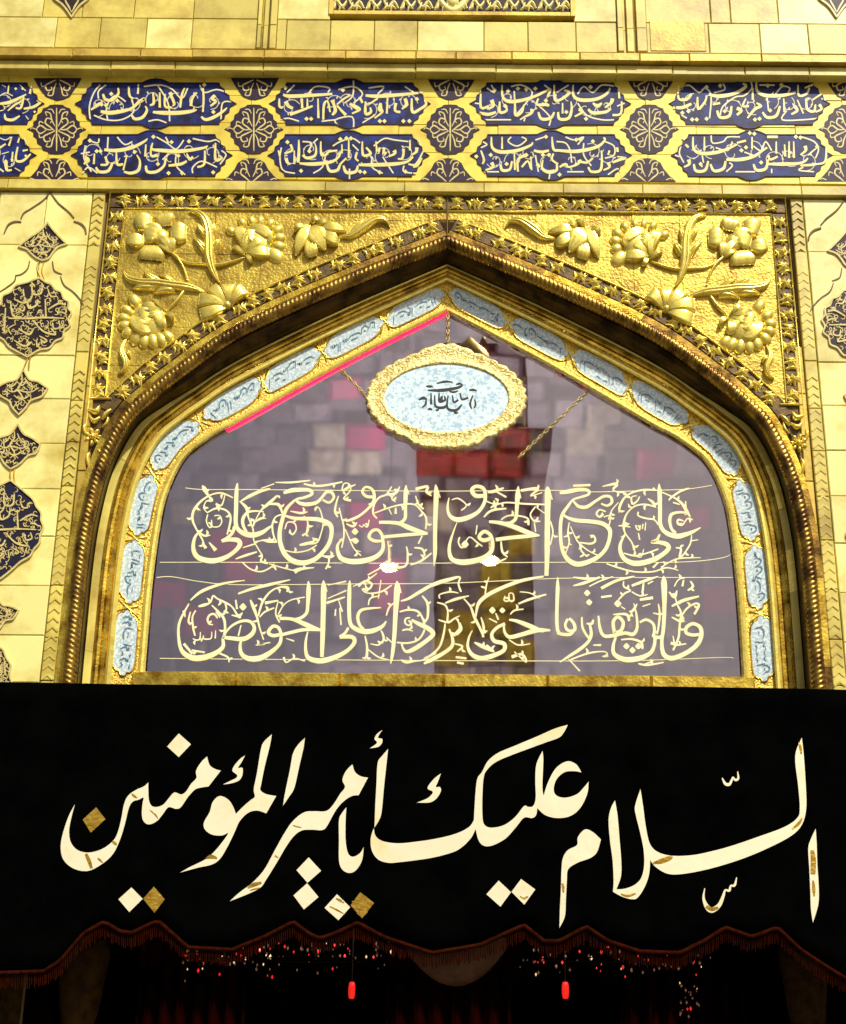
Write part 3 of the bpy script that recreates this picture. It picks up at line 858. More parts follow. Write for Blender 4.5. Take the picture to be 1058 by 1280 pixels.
def spandrel(sgn):
    side = 'left' if sgn < 0 else 'right'
    sp = thing('spandrel_relief', 'gold floral relief panel filling the corner %s of the arch' % ('left' if sgn < 0 else 'right'), 'relief panel', (sgn * 1.9, 0, 6.6), 'gold floral spandrels')
    def put(mb, name, material, parent=sp):
        return (mb if sgn < 0 else mb.mirrored()).build(name, material, parent)
    # field of gold tiles, cut along the arch
    xs = [-2.235, -1.93, -1.60, -1.27, -.94, -.61, -.30, -.003]
    zs = [5.95, 6.25, 6.55, 6.84, 7.12, 7.41, 7.69, 7.772]
    for a in range(len(xs) - 1):
        for b in range(len(zs) - 1):
            n = 7
            X = [xs[a] + .0015 + (xs[a + 1] - xs[a] - .003) * k / n for k in range(n + 1)]
            lo = [max(zs[b] + .0015, curve_z(x, .155)) for x in X]
            top = zs[b + 1] - .0015
            keep = [k for k in range(n + 1) if lo[k] < top - .004]
            if len(keep) < 2:
                continue
            pts = [(X[k], lo[k]) for k in keep] + [(X[keep[-1]], top), (X[keep[0]], top)]
            mb = MB()
            yj = .012 + rnd.uniform(-.002, .002)
            poly(mb, pts, .05, .05 - yj, cast=M)
            put(mb, 'gold_tile', 'gold_field')
    # flat backing bands of the border, coloured dark in place of relief shade
    def band(pts, w, y, h, name, material):
        mb = MB(); ribbon(mb, [(p[0], p[1], w) for p in pts], y, h, cast=M, sub=1); put(mb, name, material)
    side_lo = 6.30
    arch_i = [i for i in range(NU) if rope_off(i, .10).z > 6.1]
    band([(-2.337, 7.837), (-1.5, 7.837), (-.7, 7.837), (-.002, 7.837)], .125, .045, .033, 'border_bed', 'gold_dark')
    band([(-2.288, 7.772), (-2.288, 7.2), (-2.288, 6.7), (-2.288, side_lo)], .1, .045, .032, 'border_bed', 'gold_dark')
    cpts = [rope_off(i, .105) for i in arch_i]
    band([(p.x, p.z) for p in cpts if p.x > -2.22], .1, .045, .0335, 'border_bed', 'gold_dark')
    # raised fillets along the border
    def fillet(pts, w=.012, h=.022, y=.015):
        mb = MB(); ribbon(mb, [(p[0], p[1], w) for p in pts], y, h, cast=M, sub=1, dome=True); put(mb, 'border_fillet', 'gold_relief')
    fillet([(-2.235, 7.768), (-1.5, 7.768), (-.7, 7.768), (-.003, 7.768)])
    fillet([(-2.342, 7.9), (-1.5, 7.9), (-.7, 7.9), (-.003, 7.9)])
    fillet([(-2.235, 7.77), (-2.235, 7.0), (-2.235, 6.32)])
    fillet([(-2.342, 7.9), (-2.342, 7.0), (-2.342, 6.0)])
    fillet([(-2.342, 6.30), (-2.28, 6.305), (-2.19, 6.30)], .018)
    e1 = [rope_off(i, .158) for i in arch_i]
    fillet([(p.x, p.z) for p in e1 if p.x > -2.235])
    # plain pale strip hugging the rope, in segments
    cuts = [int(k * (NU - 1) / 11) for k in range(12)]
    for a, b in zip(cuts[:-1], cuts[1:]):
        mb = MB()
        d = rnd.uniform(-.003, .003)
        pts = [rope_off(i, .026) for i in range(a, b + 1)]
        ribbon(mb, [(p.x, p.z, .046) for p in pts], .05, .052 + d, cast=M, sub=1)
        put(mb, 'edge_strip', 'gold' if rnd.random() < .55 else 'bronze')
    # stars and sprigs of the border
    for k in range(19):
        star_at(sp, (sgn * (2.24 - k * .121), -.0, 7.837 + rnd.uniform(-.006, .006)), k, sgn)
    for k in range(12):
        star_at(sp, (sgn * (2.288 + rnd.uniform(-.005, .005)), -.0, 7.70 - k * .1215), k + 3, sgn)
    L = 0; last = None; nxt = .04
    for i in range(NU - 1, 0, -1):
        p = rope_off(i, .105)
        if last is not None:
            L += (p - last).length
        last = p
        if p.x < -2.16:
            break
        if L >= nxt:
            star_at(sp, (-sgn * p.x if sgn > 0 else p.x, -.0, p.z), int(L * 10), sgn)
            nxt += .1215
    # flowers, leaves and stems
    def strokes(part_name, lst, o, k, h, wm=1.0, material='gold_relief', parent=None, dome=True):
        par = parent
        for j, st in enumerate(lst):
            mb = MB()
            ribbon(mb, stroke_px(st, o[0], o[1], k, wm * (1.15 if part_name == 'petal' else 1.25)), .013, h * (1 - .04 * (j % 3)), dome=dome, sub=6)
            ob = put(mb, part_name, material, par or sp)
    def flower(lst, bulbs, o, k, core_xy, core_r, h, wm=1.15):
        mb = MB(); blob(mb, o[0] + core_xy[0] * k, o[1] + core_xy[1] * k, core_r * k, .013, h * .75, n=14)
        f = put(mb, 'flower', 'gold_relief')
        for (a, b, r) in bulbs:
            mb = MB(); an = math.atan2(b - core_xy[1], a - core_xy[0]); blob(mb, o[0] + a * k, o[1] + b * k, r * k * 1.75, .013, h * .55, rot=an, asp=.74)
            put(mb, 'petal', 'gold_relief', f)
        strokes('petal', lst, o, k, h, wm, parent=f, dome='petal')
    kA, kB, kC = 1 / 7.053, 1 / 5.038, 1 / 4.232
    flower(CA, [], (130, 240), kA, (500, 400), 80, .046, 1.28)
    flower(CB3, [], (130, 340), kB, (780, 215), 26, .056)
    flower(CB4, CB4B, (130, 340), kB, (280, 310), 120, .058)
    flower(CC2, CC2B, (250, 240), kC, (300, 265), 85, .052)
    flower(CC5, [], (250, 240), kC, (620, 215), 40, .056)
    strokes('stem', parse('595,535,24 660,600,24 710,690,22 738,785,20;640,570,18 740,630,20 850,642,20 980,655,20 1080,640,18 1200,600,16 1240,580,14'), (130, 240), kA, .03)
    strokes('stem', parse('510,115,20 460,190,18 395,248,14'), (130, 340), kB, .03)
    def leaf(lst, o, k, h):
        mb = MB(); ribbon(mb, stroke_px(lst[0], o[0], o[1], k, 1.1), .013, h, dome='leaf', sub=6)
        f = put(mb, 'leaf', 'gold_relief')
        strokes('leaf_lobe', lst[1:], o, k, h * .85, 1.15, parent=f, dome='leaf')
    leaf(parse('755,180,16 830,190,46 890,250,76 920,340,84 930,440,92 930,560,96 950,660,70 980,740,44 1020,805,12;905,400,40 850,330,34 835,285,6;905,540,44 850,465,44 792,412,8;940,410,40 968,340,34 975,278,6;960,520,50 1002,465,44 1028,428,8'), (130, 240), kA, .05)
    leaf(parse('128,5,14 160,50,40 230,72,46 330,78,54 430,90,54 540,102,44 640,132,10;340,92,40 260,97,36 188,112,6;450,105,46 390,112,40 318,140,6;350,62,34 285,30,26 258,0,6;450,75,24 390,40,20 350,20,5'), (130, 340), kB, .05)
    leaf(parse('145,428,10 118,500,40 142,570,40 130,622,20 92,642,6;128,505,22 160,520,20 167,545,6'), (130, 340), kB, .045)
    leaf(parse('738,240,12 800,235,30 860,192,48 930,152,36 980,155,20 1005,188,6;800,225,16 840,180,18 880,158,6'), (250, 240), kC, .045)
    # small daisy in the lower corner
    mb = MB(); blob(mb, 117, 547, 4.5, .02, .04)
    f = put(mb, 'daisy', 'gold_relief')
    for k in range(7):
        a = 2 * math.pi * k / 7
        mb = MB(); ribbon(mb, [(117 + 4 * math.cos(a), 547 + 4 * math.sin(a), 3), (117 + 8 * math.cos(a), 547 + 8 * math.sin(a), 5.5), (117 + 12 * math.cos(a), 547 + 12 * math.sin(a), 2)], .02, .03, dome=True)
        put(mb, 'petal', 'gold_relief', f)
    strokes('sprig', parse('112,520,2 118,527,5 126,522,2;125,508,2 120,515,6 110,512,2;128,525,2 133,518,5 140,512,2;113,566,2 110,574,5 112,586,2;122,562,2 126,568,4 120,578,2;128,535,2 134,530,4 136,522,2;108,530,2 106,537,4 108,545,2'), (0, 0), 1, .03)
    mb = MB()
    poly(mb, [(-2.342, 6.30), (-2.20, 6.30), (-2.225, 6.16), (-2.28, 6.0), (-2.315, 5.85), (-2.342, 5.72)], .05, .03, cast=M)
    put(mb, 'corner_bed', 'gold_dark')

def star_mesh(n, r1, r2, h, name):
    vs, fs = [(0, -h, 0)], []
    for k in range(2 * n):
        a = math.pi * k / n + .3
        r = r1 if k % 2 == 0 else r2
        vs.append((r * math.cos(a), 0 if k % 2 == 0 else -h * .25, r * math.sin(a)))
    for k in range(2 * n):
        fs.append((0, 1 + (k + 1) % (2 * n), 1 + k))
    me = bpy.data.meshes.new(name)
    me.from_pydata(vs, [], fs); me.update()
    me.materials.append(MATS['gold_relief'])
    return me
STAR = [star_mesh(5, .058, .027, .034, 'star'), star_mesh(6, .055, .026, .032, 'star')]
sg = MB()
ribbon(sg, [(-.03, .034, .004), (-.008, .022, .016), (.02, .036, .004)], 0, .016, cast=M, dome=True)
ribbon(sg, [(-.03, -.034, .004), (.004, -.024, .016), (.028, -.038, .004)], 0, .016, cast=M, dome=True)
ribbon(sg, [(-.03, -.034, .006), (0, 0, .008), (-.03, .034, .006)], 0, .006, cast=M)
SPRIG = sg.mesh('sprig'); SPRIG.materials.append(MATS['gold_relief'])
def star_at(parent, loc, k, sgn):
    y = .012
    piece('star', STAR[k % 2], parent, (loc[0], y, loc[2]), (0, rnd.uniform(0, 6.28), 0), None)
    piece('sprig', SPRIG, parent, (loc[0], y + .001, loc[2]), (0, rnd.uniform(-.6, .6) + (k % 2) * 1.57, 0), (1.25, 1.2, 1.25))
    piece('sprig', SPRIG, parent, (loc[0] + rnd.uniform(-.012, .012), y + .002, loc[2] + rnd.uniform(-.012, .012)), (0, rnd.uniform(-.5, .5) + 3.14 + (k % 2) * 1.57, 0), (1.25, 1.0, 1.25))
spandrel(-1)
spandrel(1)
# joint over the apex of the arch, between the two spandrels
key = MB(); box(key, -.0028, .0028, .002, .05, 7.563, SZT - .01)
key.build('apex_joint', 'joint', wall)

# ================================================================== ARCH FRAME
arch = thing('arch_frame', 'pointed arch frame of gold mouldings, bronze rope and pale blue cartouches', 'arch', (0, .2, 4.0))
nseg = 9
cuts = [int(k * (NU - 1) / nseg) for k in range(nseg + 1)]
MOULD = {
 'inner_bead': ([(0, 0, .40), (.0, .0, .325), (.03, .02, .275), (.06, .04, .265), (.09, .06, .28), (.10, .07, .30)], 'gold_bright'),
 'ridge_moulding': ([(.40, .40, .30), (.405, .405, .245), (.43, .425, .225), (.46, .445, .225), (.485, .465, .245), (.495, .475, .275)], 'gold_bright'),
 'bead_moulding': ([(.495, .475, .275), (.51, .49, .25), (.55, .52, .25), (.56, .53, .262), (.575, .54, .235), (.61, .565, .222), (.645, .59, .228), (.655, .60, .25)], 'gold'),
}
for side in (0, 1):
    for nm, (rails, mt) in MOULD.items():
        for a, b in zip(cuts[:-1], cuts[1:]):
            mb = loft(rails, a, b, dy=rnd.uniform(-.0015, .0015))
            (mb if side == 0 else mb.mirrored()).build(nm, mt, arch)
    c2 = [0, 14, 24, 33, 46, 60, 72, 88, 104, 122, NU - 1]
    for a, b in zip(c2[:-1], c2[1:]):
        d = rnd.uniform(-.006, .006)
        mb = loft([(.655, .60, .255), (.66, .604, .212 + d), (.70, .612, .207 + d), (.755, .625, .205 + d), (.765, .63, .245 + d)], a, b)
        (mb if side == 0 else mb.mirrored()).build('outer_strip', 'stone' if rnd.random() < .75 else 'gold_bright', arch)
both(loft([(.09, .06, .292), (.25, .23, .290), (.41, .405, .292)], 0, NU - 1), 'cartouche_band', 'gold_granular', arch)
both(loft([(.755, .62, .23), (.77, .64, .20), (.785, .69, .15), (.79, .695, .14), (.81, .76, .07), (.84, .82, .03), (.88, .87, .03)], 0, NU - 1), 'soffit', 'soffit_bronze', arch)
# twisted rope moulding
def rope(side):
    ctr = [vis(i / 4, .92, -.022) for i in range((NU - 1) * 4 + 1)]
    L = [0]
    for a, b in zip(ctr[:-1], ctr[1:]):
        L.append(L[-1] + (b - a).length)
    N = int(L[-1] / .0050)
    mb = MB(); vs, fs = [], []
    n = 16
    j = 0
    for q in range(N + 1):
        d = L[-1] * q / N
        while j < len(L) - 2 and L[j + 1] < d:
            j += 1
        f = (d - L[j]) / max(L[j + 1] - L[j], 1e-6)
        p = ctr[j].lerp(ctr[j + 1], min(f, 1))
        t = (ctr[j + 1] - ctr[j]).normalized()
        nn = Vector((-t.z, 0, t.x))
        for k in range(n):
            a = 2 * math.pi * k / n
            r = .039 * (1 + .26 * abs(math.sin(a * 2 + d * 98)) ** .7)
            vs.append(tuple(p + nn * math.cos(a) * r + Vector((0, -1, 0)) * math.sin(a) * r))
    for q in range(N):
        for k in range(n):
            fs.append((q * n + k, q * n + (k + 1) % n, (q + 1) * n + (k + 1) % n, (q + 1) * n + k))
    mb.add(vs, fs, True)
    (mb if side == 0 else mb.mirrored()).build('rope_moulding', 'bronze', arch)
rope(0); rope(1)
# sill of the window
zs0, zs1 = P(560, 853, .15).z, P(560, 842, .15).z
for k in range(6):
    xa = -1.93 + k * 3.86 / 6
    box(MB(), xa + .001, xa + 3.86 / 6 - .001,   .145, .30, zs0 - .05, zs1, .01).build('sill', 'gold', arch)
# pale blue cartouches of the band
CTR = [(152, 803), (162, 714), (176, 631), (220, 557), (291, 501), (363, 457), (440, 418), (518, 379)]
LEN = [82, 82, 80, 84, 82, 80, 80, 78]
def nearest_i(px, py):
    q = P(px, py, .29 * YS)
    return min(range(NU * 4), key=lambda i: (vis(i / 4, .275, .29, .25) - q).length if i / 4 <= NU - 1 else 9e9) / 4
def along(i, d):
    """walk d metres from sample i on the band's middle line"""
    st = 1 if d > 0 else -1
    acc = 0; p = vis(i, .275, .29, .25)
    while 0 < i < NU - 1 and acc < abs(d):
        i += st * .25
        q = vis(i, .275, .29, .25)
        acc += (q - p).length; p = q
    return i
for side in (0, 1):
    for c, ((px, py), ln) in enumerate(zip(CTR, LEN)):
        i0 = nearest_i(px, py)
        hl = .212 if c < 3 else .222
        def place(a, w, y, i0=i0, hl=hl):
            """a in -1..1 along, w in -1..1 across"""
            i = along(i0, a * hl)
            return vis(i, .272 + w * .140, y, .252 + w * .135)
        shape = [(-1, 0), (-.97, .22), (-.86, .34), (-.86, .55), (-.72, .86), (-.5, .96), (0, .97), (.5, .96), (.72, .86), (.86, .55), (.86, .34), (.97, .22), (1, 0),
                 (.97, -.22), (.86, -.34), (.86, -.55), (.72, -.86), (.5, -.96), (0, -.97), (-.5, -.96), (-.72, -.86), (-.86, -.55), (-.86, -.34), (-.97, -.22)]
        mir = (lambda mb: mb) if side == 0 else (lambda mb: mb.mirrored())
        b = MB(); poly(b, shape, .29, .004, cast=place)
        co = mir(b).build('blue_cartouche', 'pale_blue', arch)
        rim = MB()
        ring = [(a * 1.02, w * 1.05, 1) for a, w in shape]
        pts = [place(a, w, .29) for a, w, _ in ring] + [place(*ring[0][:2], .29)]
        tube(rim, pts, .007, 6)
        mir(rim).build('cartouche_rim', 'gold', co)
        lt = MB()
        rr = random.Random(c * 7 + side)
        seq = []
        x = -.74
        while x < .70:
            kind = rr.choice('abcdaef')
            if kind == 'a':      # upright
                seq.append([(x + .03, -.62, .03), (x + .02, -.2, .07), (x, .15, .05)]); x += .10
            elif kind == 'b':    # bowl with a dot
                seq.append([(x, -.05, .03), (x + .03, .35, .08), (x + .13, .52, .10), (x + .22, .30, .07), (x + .23, -.10, .03)])
                seq.append([(x + .10, .02, .02), (x + .125, .08, .10), (x + .15, .02, .02)]); x += .27
            elif kind == 'c':    # long sweep with two dots
                seq.append([(x, .10, .03), (x + .10, .22, .09), (x + .26, .18, .10), (x + .38, -.08, .04)])
                for q0 in (.14, .22):
                    seq.append([(x + q0 - .02, -.22, .02), (x + q0, -.18, .09), (x + q0 + .02, -.22, .02)])
                x += .36
            elif kind == 'd':    # small head and tail
                seq.append([(x + .12, -.30, .04), (x + .07, -.38, .08), (x + .05, -.22, .09), (x + .12, -.12, .08), (x + .06, .25, .07), (x, .42, .02)]); x += .17
            elif kind == 'e':    # teeth
                seq.append([(x, .12, .05), (x + .04, .16, .08), (x + .07, -.06, .04), (x + .10, .16, .08), (x + .13, -.06, .04), (x + .17, .14, .08)]); x += .20
            else:                # stacked mark
                seq.append([(x, -.55, .03), (x + .06, -.48, .08), (x + .13, -.60, .03)])
                seq.append([(x, .30, .03), (x + .07, .10, .08), (x + .15, .30, .03)]); x += .18
        q = 0
        for st in seq:
            pts3 = catmull(st, sub=4)
            pv = [place(a, w, .279) for a, w, _ in pts3]
            vs, fs = [], []
            for k, p in enumerate(pv):
                t = (pv[min(k + 1, len(pv) - 1)] - pv[max(k - 1, 0)]); t.y = 0; t.normalize()
                nn = Vector((-t.z, 0, t.x)) * pts3[k][2] * .048
                vs += [tuple(p + nn + Vector((0, -.001 - q * 2e-5, 0))), tuple(p - nn + Vector((0, -.001 - q * 2e-5, 0)))]
            for k in range(len(pv) - 1):
                fs.append((2 * k, 2 * k + 1, 2 * k + 3, 2 * k + 2))
            lt.add(vs, fs); q += 1
        mir(lt).build('lettering', 'ink_blue', co)['kind'] = 'stuff'
        # little spandrel crosses between neighbouring cartouches
        if c < 7:
            x_ = MB()
            ia = along(i0, hl * 1.04)
            for s in (1, -1):
                pts = [vis(along(ia, d * .03), .275 + s * d * .13, .286, .255 + s * d * .12) for d in (-1, -.3, .3, 1)]
                tube(x_, pts, .005, 5)
            mir(x_).build('cross_strap', 'gold_bright', arch)

# ================================================================== WINDOW
win = thing('arch_window', 'large pointed glass window with two rows of cream calligraphy', 'window', (0, GY, 4.4))
half = [vis(i, -.02, .345, -.02) for i in range(NU)]
prof = [(p.x, p.z) for p in half]
pane = MB()
full = prof + [(-a, b) for a, b in prof[::-1][1:]]
poly(pane, full, GY + .002, .002, cast=M)
fs_keep = pane.f[:1]
pane.f = [tuple(reversed(fs_keep[0]))]; pane.sm = pane.sm[:1]
pane.build('glass_pane', 'window_glass', win)
KG = 176 / 1058
GL = [
((220, 595), '''463,55,10 455,120,28 452,250,30 450,360,30 475,410,30 530,440,40 590,445,40 650,425,32 700,390,20 730,370,8;660,270,8 600,265,14 540,275,20 505,320,24 505,370,22 530,420,20;
440,380,22 425,430,22 380,470,22 345,490,26;345,490,26 400,480,30 465,485,36 480,520,34 440,570,30 370,615,34 280,640,40 190,625,38 145,590,34 130,530,28 145,460,20 185,410,8;490,190,10 560,150,26 640,115,24 710,98,14;
505,540,8 600,510,14;450,625,8 520,600,20 610,572,12;810,130,20 870,110,34 950,105,30 1010,110,26 1020,140,22 960,165,20 910,175,16 860,215,22 825,260,26 800,330,28 780,420,30 785,510,32 820,590,36 880,640,40 960,655,38 1040,630,34 1100,580,32 1150,510,30 1170,430,30 1160,370,34 1110,340,34 1040,325,32 900,320,26 820,300,16;
900,180,14 930,205,26 990,215,30 1060,200,26 1100,160,20 1130,125,22 1170,125,24 1187,165,20 1152,202,18 1105,180,16;750,50,8 870,50,16 1010,35,10''',
'''430,165,8 350,130,12 270,140,10 190,190,14 135,260,16 125,330,14 160,410,10 200,480,10 220,540,6;200,70,6 215,100,28 245,150,10;245,150,10 270,185,20 230,190,8 210,240,8 240,280,6;240,290,8 230,340,8 250,385,8 270,380,8 268,330,6;268,380,8 300,385,8 330,375,8 345,340,8 330,300,8 290,300,8;
240,275,8 300,245,12 370,255,12 410,300,12 405,370,12 385,440,10;370,140,6 345,220,10 300,210,14;200,500,10 225,545,20;250,500,8 300,560,24;170,420,8 215,450,14 260,445,6;480,190,8 530,240,20 545,310,10 580,400,10 585,480,8 620,550,8 650,600,8 640,640,14 690,660,10;
580,380,8 590,340,14 560,320,6;590,350,8 640,320,16 680,320,4;600,330,6 640,260,10 690,215,20 750,160,14 760,145,4;690,215,8 770,215,20 800,280,10;500,650,8 560,700,10 640,720,10 710,690,10 740,660,6;600,500,6 650,485,10 700,490,24 760,500,6;
800,290,10 750,310,10 725,370,12 735,450,10 760,500,8;740,60,8 640,95,6;890,720,30 940,700,20 1040,690,6;700,660,6 800,690,8 900,715,8;820,400,8 840,350,8 890,355,10 905,400,8 880,440,12 860,430,8;930,520,12 980,510,20 1040,490,10 1060,470,4;820,560,8 900,575,8 990,560,8 1060,520,8;860,265,6 940,280,16 990,270,6;1000,370,8 990,420,10 950,450,14'''),
((380, 595), '''520,160,24 470,155,24 440,120,20 465,85,16 510,100,22 530,150,22 515,210,22 470,260,20 420,300,20 370,325,22 320,340,16 320,320,8;590,450,24 560,410,24 515,415,24 490,460,24 530,490,26 590,490,20;585,440,20 595,500,24 590,560,28 540,610,36 450,640,42 350,645,42 280,620,36 255,570,26 255,520,20 290,470,8;
565,350,24 640,350,26 720,360,30 800,395,36 930,435,20;930,435,18 820,440,26 700,450,26 600,460,24;768,70,8 765,130,32 762,230,26 760,320,24 720,355,24;765,70,5 792,140,8;990,65,8 995,130,36 988,300,32 985,450,30 985,580,28 978,680,6;1000,80,6 1025,165,8;360,420,4 385,420,50 410,420,4;365,490,4 390,490,46 415,490,4''',
'''0,60,10 80,75,14 170,70,14 290,45,10;390,65,6 330,90,16 290,110,10 300,60,8 340,60,8 350,110,8 300,170,12 355,185,16;550,320,10 520,280,12 530,210,12 570,160,12 620,140,10 660,80,8;620,140,14 690,130,16 720,80,6;690,130,8 660,170,8 690,195,8;530,280,8 640,240,10 740,215,10 830,215,10 880,260,10 920,320,12 915,400,8;640,250,8 660,290,6;690,240,10 690,285,16;
260,150,8 240,220,12 235,270,14 255,310,10;265,240,8 280,300,8 300,380,10 300,460,10 285,540,8;310,400,8 350,490,8 380,550,8 430,600,8;390,560,8 430,570,4;415,370,6 440,385,6 450,365,6 470,385,8 485,370,6 490,330,6;320,360,8 370,380,16 400,350,6;130,600,6 190,610,20 230,600,8;190,620,12 185,660,10 165,700,12;
30,510,14 100,500,10 130,430,8 145,350,8 120,250,8 90,230,6;0,300,6 30,350,10 20,420,8;630,490,8 640,560,8 640,700,8;770,530,8 780,590,12 760,680,14 620,690,20;800,670,8 880,640,14 960,580,10;830,540,8 890,550,14 910,600,10;890,450,8 860,510,10;840,100,20 930,80,16 920,120,14 960,150,8;840,150,8 860,210,10 900,250,12;480,745,8 600,680,10'''),
((540, 595), '''390,150,30 330,150,32 300,110,30 330,80,26 380,90,28 400,130,26 395,200,26 350,270,28 270,315,36 190,330,38 135,300,26 118,240,18 130,165,8;650,80,8 645,140,36 638,240,28 630,320,26 590,355,26 560,355,26;650,85,5 670,170,8;430,345,20 520,355,30 620,385,36 720,425,34 810,450,10;810,450,10 720,455,28 600,465,30 480,480,28;
450,470,30 390,485,30 355,460,26 390,420,28 435,440,26 455,490,26 450,560,30 400,610,36 320,640,42 220,650,42 150,625,34 130,560,26 140,490,20 170,400,10 190,350,6;868,80,8 870,130,44 868,300,40 866,500,40 864,650,34 860,751,30;880,90,6 905,180,10;222,515,4 250,515,56 278,515,4''',
'''420,125,8 470,115,20 540,90,10;480,115,10 560,160,12;390,310,8 450,260,16 560,245,10;440,240,8 490,210,18 500,200,4;410,190,8 480,215,8 560,200,10 700,210,12 850,215,10;520,330,8 570,300,10 650,300,10 720,320,12 725,370,14;780,230,8 740,290,10 770,340,10 815,340,8;790,240,6 860,290,6;770,350,8 780,420,8;890,340,10 910,420,10 890,520,8;670,110,16 800,95,18 740,150,8 830,125,6;
150,180,6 200,170,10 260,220,8 220,260,8;520,490,10 530,570,14 570,610,8;400,640,8 480,650,14 560,620,8;210,460,10 200,500,10 230,540,10 280,460,8 340,500,10 380,530,8;340,370,8 330,440,8'''),
((700, 595), '''0,130,20 60,120,34 140,105,30 210,110,24 215,140,20 160,160,18 100,180,16 60,230,22 20,290,26 5,360,26 5,470,26 20,560,28 60,630,36 130,665,40 220,645,36 300,600,30 350,540,28 375,460,28 370,400,34 320,360,34 240,345,32 120,335,30 50,310,20 20,280,10;
100,190,14 140,230,26 200,235,28 270,190,22 330,155,22 380,160,22 390,200,22 355,225,18 310,210,14;100,75,16 230,70,18;745,60,6 748,120,34 752,250,30 755,370,30 800,430,34 880,455,40 950,440,34 1000,420,26 1058,390,8;960,280,14 900,275,20 840,290,24 825,340,24 840,400,22 870,430,24;
750,440,14 730,480,22 690,500,24 740,500,30 800,515,36 815,550,34 760,600,34 680,640,40 570,660,42 490,630,36 455,570,30 455,510,22 490,440,10;970,95,14 900,120,18 830,170,14 820,190,4''',
'''320,80,6 430,60,20 400,110,10 500,130,8;345,270,10 300,255,10 275,285,12 300,310,12 330,290,8;330,310,8 380,300,8 370,370,8;70,350,6 60,430,10 70,500,10 40,590,6;60,450,14 30,460,6;70,510,10 90,520,6;80,380,6 120,470,8 150,510,10 210,560,8 290,600,8;150,510,12 160,560,10 180,590,14 150,610,8;150,500,8 230,510,14 265,490,14 255,450,10 225,450,8;
930,340,8 890,330,14 885,360,12 920,370,10 960,320,8 1000,330,8;730,110,8 650,105,14 560,120,12 490,160,12 450,230,16 445,280,4;700,90,14 720,110,8;440,200,6 390,260,8 365,330,8;720,235,10 640,215,12 560,230,10 500,290,10 480,370,16 490,430,10 540,500,10 560,560,16;440,375,6 480,375,14 530,385,6;660,170,6 700,200,18 720,240,8;
600,155,8 580,190,10 545,210,14 540,160,8 580,150,6;590,270,10 590,300,10 650,320,12 710,330,10 740,370,8;570,370,10 580,400,10 600,405,8 605,370,8;620,400,8 625,360,8;645,350,6 640,410,8;590,430,8 600,480,10;480,580,8 560,600,12 640,585,10 740,550,10;570,600,10 610,610,6 630,550,6;
350,660,8 440,690,12 560,720,10 700,720,10 800,690,10 890,710,6;700,690,14 740,650,10;760,690,10 820,650,8 900,620,10 1058,615,5;990,440,6 980,510,10 930,590,10 900,610,14 910,550,14 870,540,8;980,490,10 1040,480,6;760,120,8 850,160,10 910,200,16 950,260,20 980,310,8;850,200,10 900,215,10;945,190,8 945,260,16'''),
((215, 715), '''380,490,24 450,500,30 540,505,36 600,470,34 620,420,26 590,375,24 530,370,22 460,400,18 410,450,16 385,500,20 385,560,28 340,605,36 260,640,42 170,650,42 100,620,36 65,570,26 50,480,20 55,390,18 90,310,16 130,240,10;140,215,10 220,150,24 330,105,22 430,80,16 550,65,6;508,265,4 535,265,56 562,265,4;500,165,14 600,130,22 740,95,24 890,60,8;
820,470,26 760,480,28 725,455,26 760,410,26 800,420,24 820,470,22 810,540,26 750,600,34 660,650,42 570,650,38 520,610,28 515,540,20 540,500,8;810,350,26 900,355,26 980,385,34 1058,420,34 1120,440,20;1120,440,16 1000,435,26 900,455,26 820,475,24''',
'''90,290,20 100,340,6;200,260,10 240,250,20 290,230,10 310,180,12 340,200,10 400,230,14 450,260,10 490,320,12 510,350,6;400,230,10 410,280,10 390,300,10;450,325,8 520,340,16;480,210,10 490,280,12;345,350,8 320,318,14 285,325,14 268,360,12 282,392,10 310,396,8;330,300,6 352,322,14 362,345,6;300,250,8 350,300,14 390,350,16 400,420,14 390,480,10;180,290,10 155,340,10 160,420,12 175,480,10;140,300,8 125,370,12 140,400,6;
330,440,5 326,500,9;300,450,5 296,498,8 262,506,10 236,498,8 240,478,5;215,452,5 210,505,9 180,512,9 158,500,6;90,540,16 140,600,14 150,620,6;150,590,14 250,605,10;590,210,8 610,260,20 640,340,14 660,420,10 690,510,8;650,330,10 680,230,14 740,150,12 810,115,10 870,120,20 865,150,10;700,235,20 800,215,10;660,340,8 700,300,12 770,270,10;800,220,6 780,310,10 810,380,10;520,400,8 500,480,10;700,540,14 630,550,8 740,530,8;
800,320,8 840,250,8 900,210,8 1000,190,8;350,610,10 420,640,12 430,680,6;840,640,14 860,680,10 920,650,10 1000,670,8;860,500,6 920,520,10'''),
((370, 715), '''95,70,8 95,130,32 90,240,26 80,310,24 40,345,24 0,355,20;208,65,8 208,130,40 205,300,36 200,500,34 195,640,26;215,75,6 235,150,8;330,490,28 420,490,32 440,530,30 390,590,30 300,640,36 190,670,40 100,650,34 75,600,24 75,520,18 90,450,8;405,65,8 402,130,28 400,300,28 410,390,28 450,430,34 520,450,40 590,440,36 650,410,26 680,370,10;
640,270,10 560,275,18 490,290,24 465,340,24 480,400,22 510,430,20;395,420,20 370,460,20 330,490,26;760,70,8 760,130,44 748,320,34 738,500,30 725,620,26 712,690,8;775,90,8 790,160,10;230,235,20 370,190,12;870,360,14 920,390,30 1000,430,36 1030,470,34 980,520,32 890,580,34 830,600,24 800,560,14 810,530,6;1058,85,12 960,135,26 850,200,22 790,220,10''',
